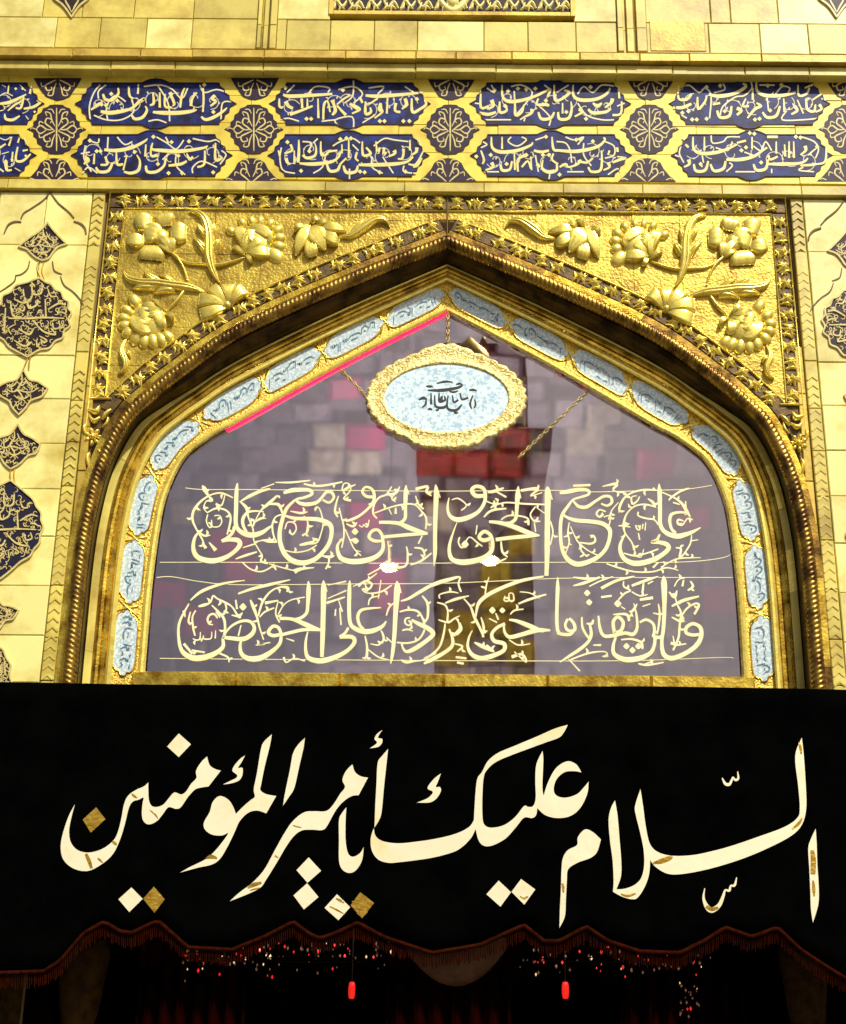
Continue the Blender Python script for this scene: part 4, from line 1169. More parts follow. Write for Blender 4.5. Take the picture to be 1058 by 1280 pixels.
'''610,10,6 540,60,10 430,110,6;240,200,6 380,140,10;470,110,14 520,70,14 570,90,14 550,130,12 500,130,10 540,160,8 640,150,12 720,100,8;780,300,10 850,285,14 920,300,14 960,370,12 965,440,12 920,510,12 840,535,12 760,530,10;860,345,8 826,352,12 822,385,12 850,402,10 872,384,8 858,368,5;800,440,10 840,432,12 880,446,6;950,180,10 990,240,16 990,340,14 970,380,8;520,480,8 535,560,14 530,640,16 500,645,6;540,580,8 620,640,10 700,660,6;560,540,6 620,550,10 650,520,8;640,440,8 660,490,14 650,540,6;680,490,8 720,530,8;
680,330,8 700,270,12 740,230,8;545,250,8 560,200,10 630,180,6;300,280,8 295,330,10;330,270,8 340,400,10;320,210,6 350,300,10;790,660,8 830,680,16 900,670,8 960,660,10 1058,610,6;240,100,6 380,70,10;640,60,6 620,200,8'''),
((530, 715), '''0,130,22 100,85,30 200,55,26 270,40,14 260,90,14 280,150,14;160,235,10 240,205,22 340,180,8;240,470,30 275,430,30 265,380,16;190,430,12 215,500,22 210,560,26 150,610,28 60,660,30 0,690,14;160,390,10 150,460,16 120,560,16 60,620,14 0,650,8;200,460,20 240,475,28;610,390,24 550,420,24 510,470,24 530,520,30 600,540,32 600,590,30 520,630,34 430,650,36 360,620,30 330,560,22 340,490,16 365,440,6;
600,400,14 610,460,20 650,490,30 740,470,32 850,440,36 950,440,16;640,360,14 700,370,26 800,410,36 900,450,20;390,340,10 410,240,26 480,175,30 600,115,28 740,65,26 900,35,14;710,240,12 800,205,20 920,170,12;490,290,4 515,290,52 540,290,4;568,290,4 590,290,44 612,290,4;1005,40,8 1005,120,28 1000,260,26 1000,400,26 1015,460,26 1058,470,24''',
'''610,180,8 605,215,10 640,215,10 640,165,8 670,165,8 675,215,10 650,215,8;300,200,8 350,260,12 380,340,18 420,420,16 450,490,12;430,340,8 450,420,16 440,490,8;490,350,8 550,380,10;540,310,8 560,360,12;460,180,8 470,100,10 490,40,6;430,110,10 460,120,14;100,230,8 160,250,12 180,300,10 180,380,14 230,350,10 270,330,6;110,360,8 170,380,14;380,530,10 440,560,24 530,600,10 470,550,14;
230,540,8 290,560,14 250,600,8;240,640,14 320,650,14;250,680,14 300,690,14;650,320,8 680,290,12 750,280,8;720,150,6 800,160,8 870,200,6;120,200,10 120,170,8 200,150,10 260,160,6;640,510,8 710,550,10 800,540,6;660,640,20 740,620,16 770,680,10 680,600,8'''),
((710, 715), '''10,350,22 45,390,26 50,440,24 0,440,24 -20,400,20 0,355,20;50,430,22 20,470,26 -40,470,26 -80,460,24;190,360,14 180,390,22 140,390,14;105,340,12 110,420,18 150,490,20 170,500,18;165,400,20 175,470,24 150,530,24 80,590,26 0,640,20 -60,680,8;350,460,26 340,380,26 375,340,26 415,380,26 400,440,26 350,460,24;230,330,14 240,420,22 270,480,26 340,480,28 430,460,26 490,470,28 520,420,22 515,320,16 495,235,6;
360,490,18 340,560,24 350,620,32 430,660,40 540,650,38 620,610,30 650,550,24 655,480,26;640,490,26 700,490,26 715,440,14;540,380,16 590,360,22 640,390,22 650,440,22 640,490,24;720,30,8 722,90,44 725,250,32 718,420,28 705,530,26 720,620,34 780,650,36 870,620,34 960,560,34 1000,490,32 995,420,30 940,390,26 890,420,26 890,460,26 940,475,26 985,470,24;
416,560,4 440,560,48 464,560,4;461,590,4 485,590,48 509,590,4;506,560,4 530,560,48 554,560,4;347,240,4 375,240,56 403,240,4;121,160,4 145,160,48 169,160,4;136,230,4 160,230,48 184,230,4;40,105,10 120,85,24 240,40,16;250,125,24 370,65,22 500,35,12;480,105,20 600,60,22 680,35,8;540,210,20 640,195,24;780,260,14 870,215,26 985,185,14''',
'''400,510,10 480,505,14 550,530,16 560,580,14;560,260,8 620,240,8;40,40,8 120,50,16 200,50,8;160,110,8 240,70,10 340,35,8;420,70,8 420,110,12 470,140,10 430,160,12 380,210,10;480,150,8 540,180,10 600,170,6;570,70,12 560,160,14;600,90,10 640,70,8;250,190,14 330,180,14;520,240,8 490,290,18 460,300,8;680,240,8 690,320,14 680,420,12 670,470,8;640,310,8 690,320,12;
800,160,8 820,240,10 850,310,14 840,400,14 830,500,14 790,590,12;760,150,8 800,190,20 820,140,8;850,340,10 890,280,12 950,240,12 985,250,16 950,320,14;780,340,8 840,370,18 880,370,6;770,540,8 820,550,12 890,540,8;790,480,6 800,540,12;870,60,10 860,110,14;920,70,10 940,110,16 900,140,10;800,110,8 830,60,8 880,45,6;530,690,10 600,700,14 720,680,8;560,700,6 640,670,10;190,550,8 250,550,14;20,660,10 160,610,12 280,600,8 300,640,8;0,650,6 90,745,10;340,320,8 440,320,18 460,370,14;430,280,8 400,260,8'''),
]
i = 0
for ori, main, thin in GL:
    for st in parse(main):
        mb = MB(); i += 1
        ribbon(mb, stroke_px(st, ori[0], ori[1], KG, 1.08), GY - .001, .004 + (i % 40) * 6e-5, sub=5)
        mb.build('letter', 'letter_cream', win)
    mb = MB()
    for st in parse(thin):
        i += 1
        L_ = sum(math.hypot(b[0] - a[0], b[1] - a[1]) for a, b in zip(st[:-1], st[1:]))
        cc = catmull(st, sub=6) if len(st) > 2 else None
        if cc and L_ > 70:
            nl = max(1, int(L_ / 105))
            for j in range(nl):
                kk = int((j + .7) / nl * (len(cc) - 2))
                p, p2 = cc[kk], cc[kk + 1]
                an = math.atan2(p2[1] - p[1], p2[0] - p[0]) + (.85 if j % 2 else -.85)
                ll = 36 + 8 * ((i * 7 + j * 3) % 3)
                mx, my = p[0] + math.cos(an) * ll * .5, p[1] + math.sin(an) * ll * .5
                an2 = an + (1.0 if j % 2 else -1.0)
                lf = [(p[0], p[1], 3), (p[0] * .5 + mx * .5, p[1] * .5 + my * .5, 9), (mx, my, 20), (mx + math.cos(an2) * ll * .35, my + math.sin(an2) * ll * .35, 10), (mx + math.cos(an2) * ll * .5, my + math.sin(an2) * ll * .5, 1)]
                ribbon(mb, stroke_px(lf, ori[0], ori[1], KG, 1.0), GY - .001, .0022 + (i % 40) * 3e-5, sub=3)
        ribbon(mb, stroke_px(st, ori[0], ori[1], KG, 1.3), GY - .001, .0025 + (i % 40) * 3e-5, sub=4)
    mb.build('scrollwork', 'letter_cream', win)['kind'] = 'stuff'
rails = '''232,610,1 253,612,1 300,612,1 420,613,1 545,614,1 690,613,1 740,615,1 820,613,1 863,611,1 905,604,.8;200,703,.8 300,703,1 450,704,1 545,704,1 690,703,1 840,703,1 900,698,1 918,690,.6;
196,722,1 215,721,1 250,727,1 300,731,1 440,730,1 560,729,1 700,723,1 830,722,1 917,722,.8;200,823,1 300,824,1 430,825,1 600,826,1 780,826,1 900,822,.8 917,823,.7'''
for st in parse(rails):
    mb = MB(); ribbon(mb, stroke_px(st, 0, 0, 1), GY - .001, .002, sub=6); mb.build('guide_line', 'letter_cream', win)

# ================================================================== OVAL PLAQUE
PY = .165
pq = thing('oval_plaque', 'oval pale blue enamel plaque in scalloped gold frame hanging in the window arch', 'plaque', tuple(P(558, 560, PY)))
c0 = (558, 498)
ring_o, ring_i = [], []
NP = 120
for k in range(NP):
    a = 2 * math.pi * k / NP
    sc = 1 + .05 * abs(math.cos(a * 17)) ** .7
    top = 10 * math.exp(-((a - 1.5 * math.pi) / .34) ** 2)
    ring_o.append((c0[0] + 97 * math.cos(a) * sc, c0[1] + 57 * math.sin(a) * sc - top + (5 if math.sin(a) > .9 else 0)))
    ring_i.append((c0[0] + 77 * math.cos(a), c0[1] + .5 + 42 * math.sin(a)))
mb = MB()
levels = [(1.0, 0), (.95, .010), (.84, .015), (.72, .009), (.50, .011), (.30, .008), (.14, .016), (.05, .016), (0.0, .004)]
vs = []
for s, h in levels:
    for (ox_, oy_), (ix_, iy_) in zip(ring_o, ring_i):
        p = P(ix_ + (ox_ - ix_) * s, iy_ + (oy_ - iy_) * s, PY); vs.append((p.x, p.y - h, p.z))
fs = []
for r in range(len(levels) - 1):
    for k in range(NP):
        fs.append((r * NP + k, r * NP + (k + 1) % NP, (r + 1) * NP + (k + 1) % NP, (r + 1) * NP + k))
mb.add(vs, fs, True)
fr_ = mb.build('scalloped_frame', 'plaque_gold', pq)
mb = MB(); poly(mb, [(c0[0] + (a - c0[0]) * 1.01, c0[1] + (b - c0[1]) * 1.01) for a, b in ring_i], PY + .004, .012); mb.build('enamel', 'enamel', pq)
lt = MB()
q = 0
for st in parse('''405,310,6 470,310,13 540,298,10 560,285,6;398,292,5 412,293,10 428,294,5;445,280,5 480,272,9 515,274,5;588,310,6 604,308,10 622,312,5;604,332,5 592,370,8 600,392,5;612,350,5 616,375,8 608,388,4;420,322,5 420,372,9;436,332,5 440,380,9 475,386,11 490,372,5;456,322,5 456,360,8 482,352,9 478,335,5;
495,332,5 492,388,9 530,398,11 556,372,6;514,332,5 520,362,8 540,352,8;548,322,5 556,350,8 584,342,8;366,352,6 385,344,12 402,350,6;398,352,6 396,372,8 380,386,5;470,335,5 464,352,14 474,362,5;530,285,5 545,280,9 556,284,5;405,395,5 415,392,9 425,397,5;440,395,5 447,398,8 455,394,4;520,408,4 530,410,9 540,407,4;500,315,4 520,318,8 540,312,4'''):
    ribbon(lt, stroke_px(st, 420, 400, 300 / 1058, 1.2), PY - .008, .001 + q * 3e-5, sub=4); q += 1
lt.build('lettering', 'ink_black', pq)['kind'] = 'stuff'
# chains
def chain(p0, p1, y0, y1, name='chain'):
    a, b = P(*p0, y0), P(*p1, y1)
    L = (b - a).length
    n = max(3, int(L / .028))
    mb = MB()
    d = (b - a).normalized()
    for k in range(n):
        c = a.lerp(b, (k + .5) / n)
        s = d.cross(Vector((0, 1, 0))).normalized() if k % 2 else Vector((0, 1, 0))
        pts = [c + d * math.cos(t) * .019 + s * math.sin(t) * .009 for t in [2 * math.pi * j / 8 for j in range(9)]]
        tube(mb, pts, .0035, 4)
    mb.build(name, 'plaque_gold', pq)
chain((560, 388), (560, 440), PY, PY)
chain((424, 460), (470, 506), PY + .03, PY)
chain((738, 486), (648, 572), PY + .03, PY + .02)

# ================================================================== SIDE INLAYS
MEDS = [
 ('small', '60,279! 66,287 75,297 84,306! 74,309 67,316 62,323 54,326 46,323 39,317 34,312 24,309! 36,299 50,290', (54, 306), 'inlay_dark'),
 ('big', '50,348! 58,354 64,356 70,363 77,366 80,374 86,378 86,386 90,392 86,400 88,408 81,414 79,423 70,427 62,436 50,438 35,447! 22,440 12,434 6,426 -1,421 -2,412 -6,405 -2,397 -4,388 2,380 4,371 14,366 20,358 34,354', (43, 396), 'inlay_dark'),
 ('small', '30,462! 37,475 48,478 60,486! 53,496 40,501 33,510 24,519! 16,510 12,502 2,496 -6,487! 8,479 22,475', (27.5, 488), 'inlay_dark'),
 ('small', '23,531! 30,543 40,548 51,556! 46,567 36,570 26,580 14,587! 6,580 0,570 -8,567 -14,557! 0,548 14,543', (18, 558), 'inlay_dark'),
 ('big', '14,601! 26,611 33,617 42,625 46,634 52,642 52,651 55,660 51,669 50,679 43,687 38,696 26,703 14,714 1,724! -12,714 -20,703 -30,694 -36,684 -38,670 -40,656 -34,640 -24,626 -8,612', (8, 660), 'inlay_blue'),
 ('small', '-3,748! 4,757 12,758 24,763! 17,774 8,776 2,784 -6,792! -14,784 -26,776 -32,764! -16,757', (-4, 768), 'inlay_dark'),
 ('big', '-6,806! 4,812 8,822 14,832 12,844 16,856 10,868 -6,880 -26,868 -30,846 -24,824', (-8, 844), 'inlay_blue'),
]
BIGTXT = parse('''100,760,10 160,785,16 210,760,12 230,700,8;220,640,8 225,720,14 280,720,14 290,650,8;330,700,8 350,740,14 385,740,8;190,770,8 200,820,16 250,800,14 260,760,8;310,760,8 315,880,13;75,780,8 90,870,14 150,880,10;60,890,10 200,890,15 300,885,14 440,890,8;40,820,8 30,990,12;
130,960,10 200,1000,16 230,960,10;230,910,10 300,980,14 380,1000,14 350,960,8;100,1040,8 170,1080,16 220,1050,10;330,830,10 400,790,14 450,800,8;360,920,8 370,960,12 410,950,12 400,910,8;250,1040,8 255,1085,12;160,690,8 165,740,12;110,930,6 60,960,10 80,1000,8;270,1010,8 320,1040,12 300,1060,6;400,850,8 430,850,12 460,870,6;120,820,8 160,840,12 170,810,8''')
SMALLTXT = parse('''0,-20,1 0,-8,2 -5,0,2 0,9,2 0,15,1;-4,-14,1 -8,-6,1.8 -13,-2,1.8 -12,3,1.2;4,-14,1 8,-6,1.8 13,-2,1.8 12,3,1.2;-20,0,1 -12,4,1.8 -4,2,1.6 4,4,1.8 12,4,1.6 20,0,1;-10,8,1 -4,12,1.8 4,12,1.8 10,8,1;-6,-9,1 0,-4,1.8 6,-9,1;-16,-1,.9 -10,-8,1.4;16,-1,.9 10,-8,1.4;-8,2,1 -2,-2,1.5;8,2,1 2,-2,1.5;-5,17,1 0,13,1.4 5,17,1''')
OGEE = parse('''345,30,7 300,85,9 220,140,9 165,175,9 145,215,7;148,235,7 105,233,12 60,255,12 30,315,6;345,30,7 400,105,9 470,165,9 507,208,7;505,230,7 550,245,12 580,275,12 590,318,6;205,500,5 190,555,9 150,590,9 108,600,7;110,600,7 100,640,9 50,680,9 0,712,7 -60,760,5;
360,500,5 370,560,9 395,580,9 425,590,6;415,605,6 440,665,10 500,710,10 550,765,10 572,805,5''')
for sgn in (-1, 1):
    sd = 'left' if sgn < 0 else 'right'
    pn = thing('medallion_column', 'column of dark inlaid medallions with dark ogee strips standing in for step shade on the %s pier' % sd, 'inlay panel', (sgn * 2.77, 0, 5.5), 'inlaid panels beside the arch')
    def put(mb, name, material, parent=pn):
        return (mb if sgn < 0 else mb.mirrored()).build(name, material, parent)
    Y0 = -.003
    for kind, s, (ax, ay), mt in MEDS:
        ot = outline(s, sub=3)
        b = MB(); poly(b, ot, Y0, .003); mo = put(b, 'medallion', mt)
        rim = MB(); ribbon(rim, [(a, c, 2.4) for a, c in ot] + [(ot[0][0], ot[0][1], 2.4)], Y0 + .002, .013, sub=1); put(rim, 'rim', 'inlay_line', mo)
        lt = MB(); q = 0
        rr = random.Random(int(ax * 3 + ay))
        xs_ = [p[0] for p in ot]; ys_ = [p[1] for p in ot]
        def inside(x, y):
            c_ = False
            for (x1, y1), (x2, y2) in zip(ot, ot[1:] + ot[:1]):
                if (y1 > y) != (y2 > y) and x < (x2 - x1) * (y - y1) / (y2 - y1) + x1:
                    c_ = not c_
            return c_
        for t in range(260 if kind == 'big' else 90):
            x, y = rr.uniform(min(xs_) + 3, max(xs_) - 3), rr.uniform(min(ys_) + 3, max(ys_) - 3)
            a0, s_, r0 = rr.uniform(0, 6.28), rr.choice((-1, 1)), rr.uniform(2.2, 4.6)
            pts = [(x + math.cos(a0 + s_ * k * .7) * r0 * (1 - k / 9), y + math.sin(a0 + s_ * k * .7) * r0 * (1 - k / 9), .7 + .45 * math.sin(k * .6)) for k in range(6)]
            if all(inside(p[0], p[1]) for p in pts):
                ribbon(lt, pts, Y0 - .003, .0010 + q * 1e-5, sub=2); q += 1
        if kind == 'big':
            for st in BIGTXT:
                pts = [(p[0] / 5.45 + ax - 43, p[1] / 5.45 + 235 + ay - 396, p[2] / 5.45 * .95) for p in st]
                if all(inside(p[0], p[1]) for p in pts):
                    ribbon(lt, pts, Y0 - .003, .002 + q * 2e-5, sub=4)
                q += 1
        else:
            for st in SMALLTXT:
                ribbon(lt, [(ax + p[0], ay + p[1] - 2, p[2]) for p in st], Y0 - .003, .002 + q * 2e-5, sub=4); q += 1
        put(lt, 'lettering', 'inlay_line', mo)['kind'] = 'stuff'
    for st in parse('50,325,2 47,332,1.8 48,340,1.8 52,348,2;57,325,2 54,332,1.8 53,340,1.8 56,349,2;36,446,2 33,453,1.8 30,461,2;39,444,2 37,453,1.8 36,463,2;14,586,2 13,594,1.8 14,602,2;19,584,2 18,594,1.8 19,603,2'):
        mb = MB(); ribbon(mb, st, Y0 + .002, .010, sub=5, dome=True); put(mb, 'stem', 'stone_gold')
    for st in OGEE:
        mb = MB(); ribbon(mb, stroke_px(st, 0, 235, 1 / 5.45, 1.25), .002, .008, sub=6); put(mb, 'ogee_shade_strip', 'step_shade')  # raised strip, dark colour imitates the shade of a recessed edge

# ================================================================== BANNER
BY = -.30
ban = thing('banner', 'black cloth banner with large gold Arabic lettering and scalloped red fringe', 'banner', (0, BY, 3.4))
SC = [(-120, 1215), (0, 1215), (55, 1213), (75, 1200), (105, 1165), (130, 1151), (150, 1163), (165, 1165), (185, 1155), (198, 1150), (215, 1165), (235, 1183), (290, 1186), (330, 1170), (367, 1151), (385, 1165), (400, 1172), (420, 1165), (447, 1152), (480, 1170), (540, 1190), (600, 1180), (655, 1155), (680, 1175), (700, 1175), (733, 1157), (760, 1175), (800, 1188), (850, 1190), (880, 1175), (907, 1158), (940, 1170), (972, 1158), (1000, 1185), (1030, 1205), (1058, 1222), (1160, 1230)]
def sc_y(px):
    for (a, b), (c, d) in zip(SC[:-1], SC[1:]):
        if a <= px <= c:
            t = (px - a) / (c - a)
            return b + (d - b) * t
    return SC[-1][1]
def cloth_y(x, z):
    return .004 * math.sin(x * 2.3 + 1.1 * math.sin(z * 1.7)) + .0025 * math.sin(x * 7.1 + z * 2.0)
mb = MB()
cols, rws = 240, 14
vs, fs = [], []
for c in range(cols + 1):
    px = -110 + 1260 * c / cols
    b = P(px, sc_y(px), BY)
    xt = b.x * 1.045
    zt = 4.275 + .008 * math.sin(xt * 1.3)
    for r in range(rws + 1):
        t = r / rws
        x = b.x + (xt - b.x) * t * .0
        z = b.z + (zt - b.z) * t
        vs.append((x, BY + cloth_y(x, z), z))
for c in range(cols):
    for r in range(rws):
        a = c * (rws + 1) + r
        fs.append((a, a + rws + 1, a + rws + 2, a + 1))
mb.add(vs, fs, True)
cl = mb.build('cloth', 'black_cloth', ban)
so = cl.modifiers.new('thickness', 'SOLIDIFY'); so.thickness = .006; so.offset = 1
# rod along the top
mb = MB(); tube(mb, [(-3.6, BY + .03, 4.262), (0, BY + .03, 4.266), (3.6, BY + .03, 4.262)], .014, 8); mb.build('hanging_rod', 'iron', ban)
LY = BY - .0085
KB = 265 / 1058
BW = [  # outline, origin x, material
('795,183! 808,225 835,245 864,253! 803,332! 765,338 735,348 700,385 665,435 640,444 603,436 575,470 545,505 505,522 478,505 470,470 473,420 478,388 455,398 425,408 405,440 385,520 360,600 325,670 270,720 200,754 130,742 80,700 65,640 75,570 105,480 136,422! 120,480 107,550 115,610 150,650 205,662 270,645 325,605 350,560 368,490 380,425 400,380 440,350 480,332 502,312! 502,350 505,400 520,430 550,434 580,420 605,390 632,362 665,372 690,358 715,320 742,290 740,255 765,212', 60, 'foil', 'letter'),
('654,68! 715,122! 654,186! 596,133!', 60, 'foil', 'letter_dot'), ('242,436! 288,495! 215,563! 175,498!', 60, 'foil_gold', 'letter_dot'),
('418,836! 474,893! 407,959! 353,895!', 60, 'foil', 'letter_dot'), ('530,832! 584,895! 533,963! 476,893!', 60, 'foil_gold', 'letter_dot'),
('985,178! 960,195 930,230 922,255 945,275 940,290 910,305 875,322! 910,318 950,305 970,280 972,240 950,240 965,215', 60, 'foil', 'hamza'),
('240,72! 230,130 205,230 187,320 183,350 210,370 262,380! 212,467! 170,453 125,462 80,505 50,570 15,640 -20,695 -60,722 -130,738 -218,762! -170,735 -90,695 -40,650 0,600 22,565 -10,577 -60,572 -95,545 -98,510 -70,460 -55,410 -20,380 25,400 50,440 60,470! 100,430 135,400 155,383 150,345 165,270 185,150 200,110', 280, 'foil', 'letter'),
('405,90! 398,140 375,240 352,340 325,385 296,428! 305,370 330,250 345,170 370,125', 280, 'foil', 'letter'),
('642,222! 655,260 685,282 720,288! 673,376! 640,380 600,405 560,450 515,530 490,550 440,548 390,552 350,580 310,635 260,720 210,800 185,835 130,865 30,905! 80,860 140,815 200,750 250,660 300,570 345,505 400,462 450,456 510,455 545,425 580,370 605,335 592,300 610,255', 280, 'foil', 'letter'),
('424,686! 486,753! 418,813! 363,750!', 280, 'foil', 'letter_dot'), ('416,815! 473,884! 400,946! 348,876!', 280, 'foil', 'letter_dot'),
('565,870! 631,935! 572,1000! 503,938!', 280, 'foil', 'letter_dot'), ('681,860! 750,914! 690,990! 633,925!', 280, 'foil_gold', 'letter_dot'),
('612,436! 608,500 608,600 620,665 645,683 680,665 698,635! 690,700 660,750 625,764 590,745 575,700 575,600 575,500 590,465', 280, 'foil', 'letter'),
('792,50! 765,70 752,95 765,112 750,128 728,142! 770,135 790,115 790,95 770,90 778,70', 280, 'foil', 'hamza'),
('820,145! 812,220 800,330 790,440 780,490 752,538! 756,430 762,320 768,215 790,180', 280, 'foil', 'letter'),
('838,25! 820,60 795,88 730,112 640,145 560,175 480,210 435,250 418,290 412,380 412,470 420,520 455,538 520,525 575,485 620,430 640,434 665,430 678,390 676,300 682,220 712,155! 716,200 712,300 712,350 718,378! 740,310 780,240 835,207 880,222 906,262! 870,256 820,262 780,300 768,350 785,380 830,388 885,370 920,335 942,308! 935,370 900,440 850,480 785,490 725,475 686,440! 680,475 660,490 620,488 580,535 530,590 470,624 425,630 395,605 378,545! 355,590 310,635 260,662 150,690 0,710 -60,713 -110,695 -140,650 -145,590 -130,540! -120,580 -85,605 -10,616 80,608 180,593 280,568 345,535 370,500! 374,420 385,300 410,260 440,205 490,165 560,135 680,85 770,45', 500, 'foil', 'letter'),
('205,268! 175,290 145,325 140,345 165,360 140,390 85,413! 150,412 185,390 205,355 200,335 180,335 190,310', 500, 'foil', 'hamza'),
('493,802! 555,860! 502,932! 432,870!', 500, 'foil', 'letter_dot'), ('605,794! 676,846! 621,922! 557,858!', 500, 'foil', 'letter_dot'),
('165,547 205,560 245,597! 225,660 190,690 130,712 82,745 75,800 70,900 65,980 38,1038! 40,950 45,850 48,750 55,690 80,650 125,625 130,585', 690, 'foil', 'letter'),
('315,402! 328,480 338,600 346,700 345,780 322,845! 360,843 410,825 445,790 460,730 458,650 440,560 420,480 415,430 442,345! 455,430 470,540 490,620 530,660 600,678 700,675 800,655 899,628 1039,580 1159,535 1224,490 1237,440 1229,330 1214,180 1247,88! 1257,180 1267,330 1269,440 1249,520 1199,575 1099,630 959,690 799,740 659,768 579,768 519,735 491,700! 485,770 465,830 430,885 400,895 350,882 305,858! 308,800 303,700 290,600 283,500 295,440', 690, 'foil', 'letter'),
('917,543! 922,620 925,720 932,830 930,920 903,1012! 893,940 890,850 885,740 880,640 895,590', 790, 'foil', 'letter'),
]
for s, ox, mt, nm in BW:
    mb = MB(); poly(mb, outline(s, ox, 900, KB, sub=5), LY, .004); mb.build(nm, mt, ban)
for st in parse('850,290,6 865,318,16 885,322,16 898,300,12 904,286,8 915,300,13 930,292,12 927,258,5;763,840,4 757,890,14 775,935,25 800,950,28 835,925,22 855,880,16 865,850,10 885,852,14 893,828,10 912,825,14 922,786,5'):
    mb = MB(); ribbon(mb, stroke_px(st, 690, 900, KB), LY, .004); mb.build('vowel_mark', 'foil', ban)
# trim cord and hanging fringe along the scallops
mb = MB()
tube(mb, [P(px, sc_y(px) + 1.5, BY - .012) for px in range(-100, 1140, 6)], .012, 6)
mb.build('trim_cord', 'fringe_red', ban)
mb = MB()
px = -90.0
while px < 1130:
    l = 20 + rnd.uniform(-3, 3)
    a, b = P(px, sc_y(px) + 2, BY - .006), P(px + rnd.uniform(-.8, .8), sc_y(px) + l, BY - .002)
    w = .0032
    mb.add([(a.x - w, a.y, a.z), (a.x + w, a.y, a.z), (b.x + w, b.y, b.z), (b.x - w, b.y, b.z), (a.x, a.y - .004, a.z), (b.x, b.y - .004, b.z)], [(0, 4, 5, 3), (4, 1, 2, 5)])
    px += 2.6
fo = mb.build('fringe', 'fringe_red', ban)
fo['kind'] = 'stuff'

# glints painted on the letters: gold-brown patches standing in for foil reflections
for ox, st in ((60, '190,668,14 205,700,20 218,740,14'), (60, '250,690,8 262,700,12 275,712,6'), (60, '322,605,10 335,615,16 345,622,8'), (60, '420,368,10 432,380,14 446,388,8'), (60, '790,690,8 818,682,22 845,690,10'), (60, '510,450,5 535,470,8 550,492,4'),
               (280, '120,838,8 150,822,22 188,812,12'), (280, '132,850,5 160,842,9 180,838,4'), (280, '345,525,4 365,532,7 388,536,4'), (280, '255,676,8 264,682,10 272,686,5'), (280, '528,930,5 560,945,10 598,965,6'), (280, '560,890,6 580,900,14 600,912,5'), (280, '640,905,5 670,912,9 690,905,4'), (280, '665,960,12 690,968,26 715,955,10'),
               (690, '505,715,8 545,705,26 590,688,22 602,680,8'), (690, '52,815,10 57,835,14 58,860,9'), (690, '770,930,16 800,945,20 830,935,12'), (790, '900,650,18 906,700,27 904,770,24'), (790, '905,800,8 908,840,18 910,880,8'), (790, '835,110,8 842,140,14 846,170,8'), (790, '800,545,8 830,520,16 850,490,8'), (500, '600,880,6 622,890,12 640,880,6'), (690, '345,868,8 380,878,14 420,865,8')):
    mb = MB(); ribbon(mb, stroke_px(parse(st)[0], ox, 900, KB), LY - .0042, .0012, sub=4); mb.build('foil_glint', 'foil_gold', ban)

# ================================================================== HALL BEHIND THE WINDOW AND UNDER THE BANNER
hall = MB()
box(hall, -2.9, -2.7, .5, 4.2, 0, 9.2)
box(hall, 2.7, 2.9, .5, 4.2, 0, 9.2)
box(hall, -2.7, 2.7, 4.0, 4.2, 0, 9.2)
box(hall, -2.7, 2.7, .5, 4.0, 9.0, 9.2)
structure(hall.build('hall_shell', 'hall_wall'))
fl = MB(); box(fl, -2.7, 2.7, .5, 4.0, 4.02, 4.14)
structure(fl.build('gallery_floor', 'hall_dark'))
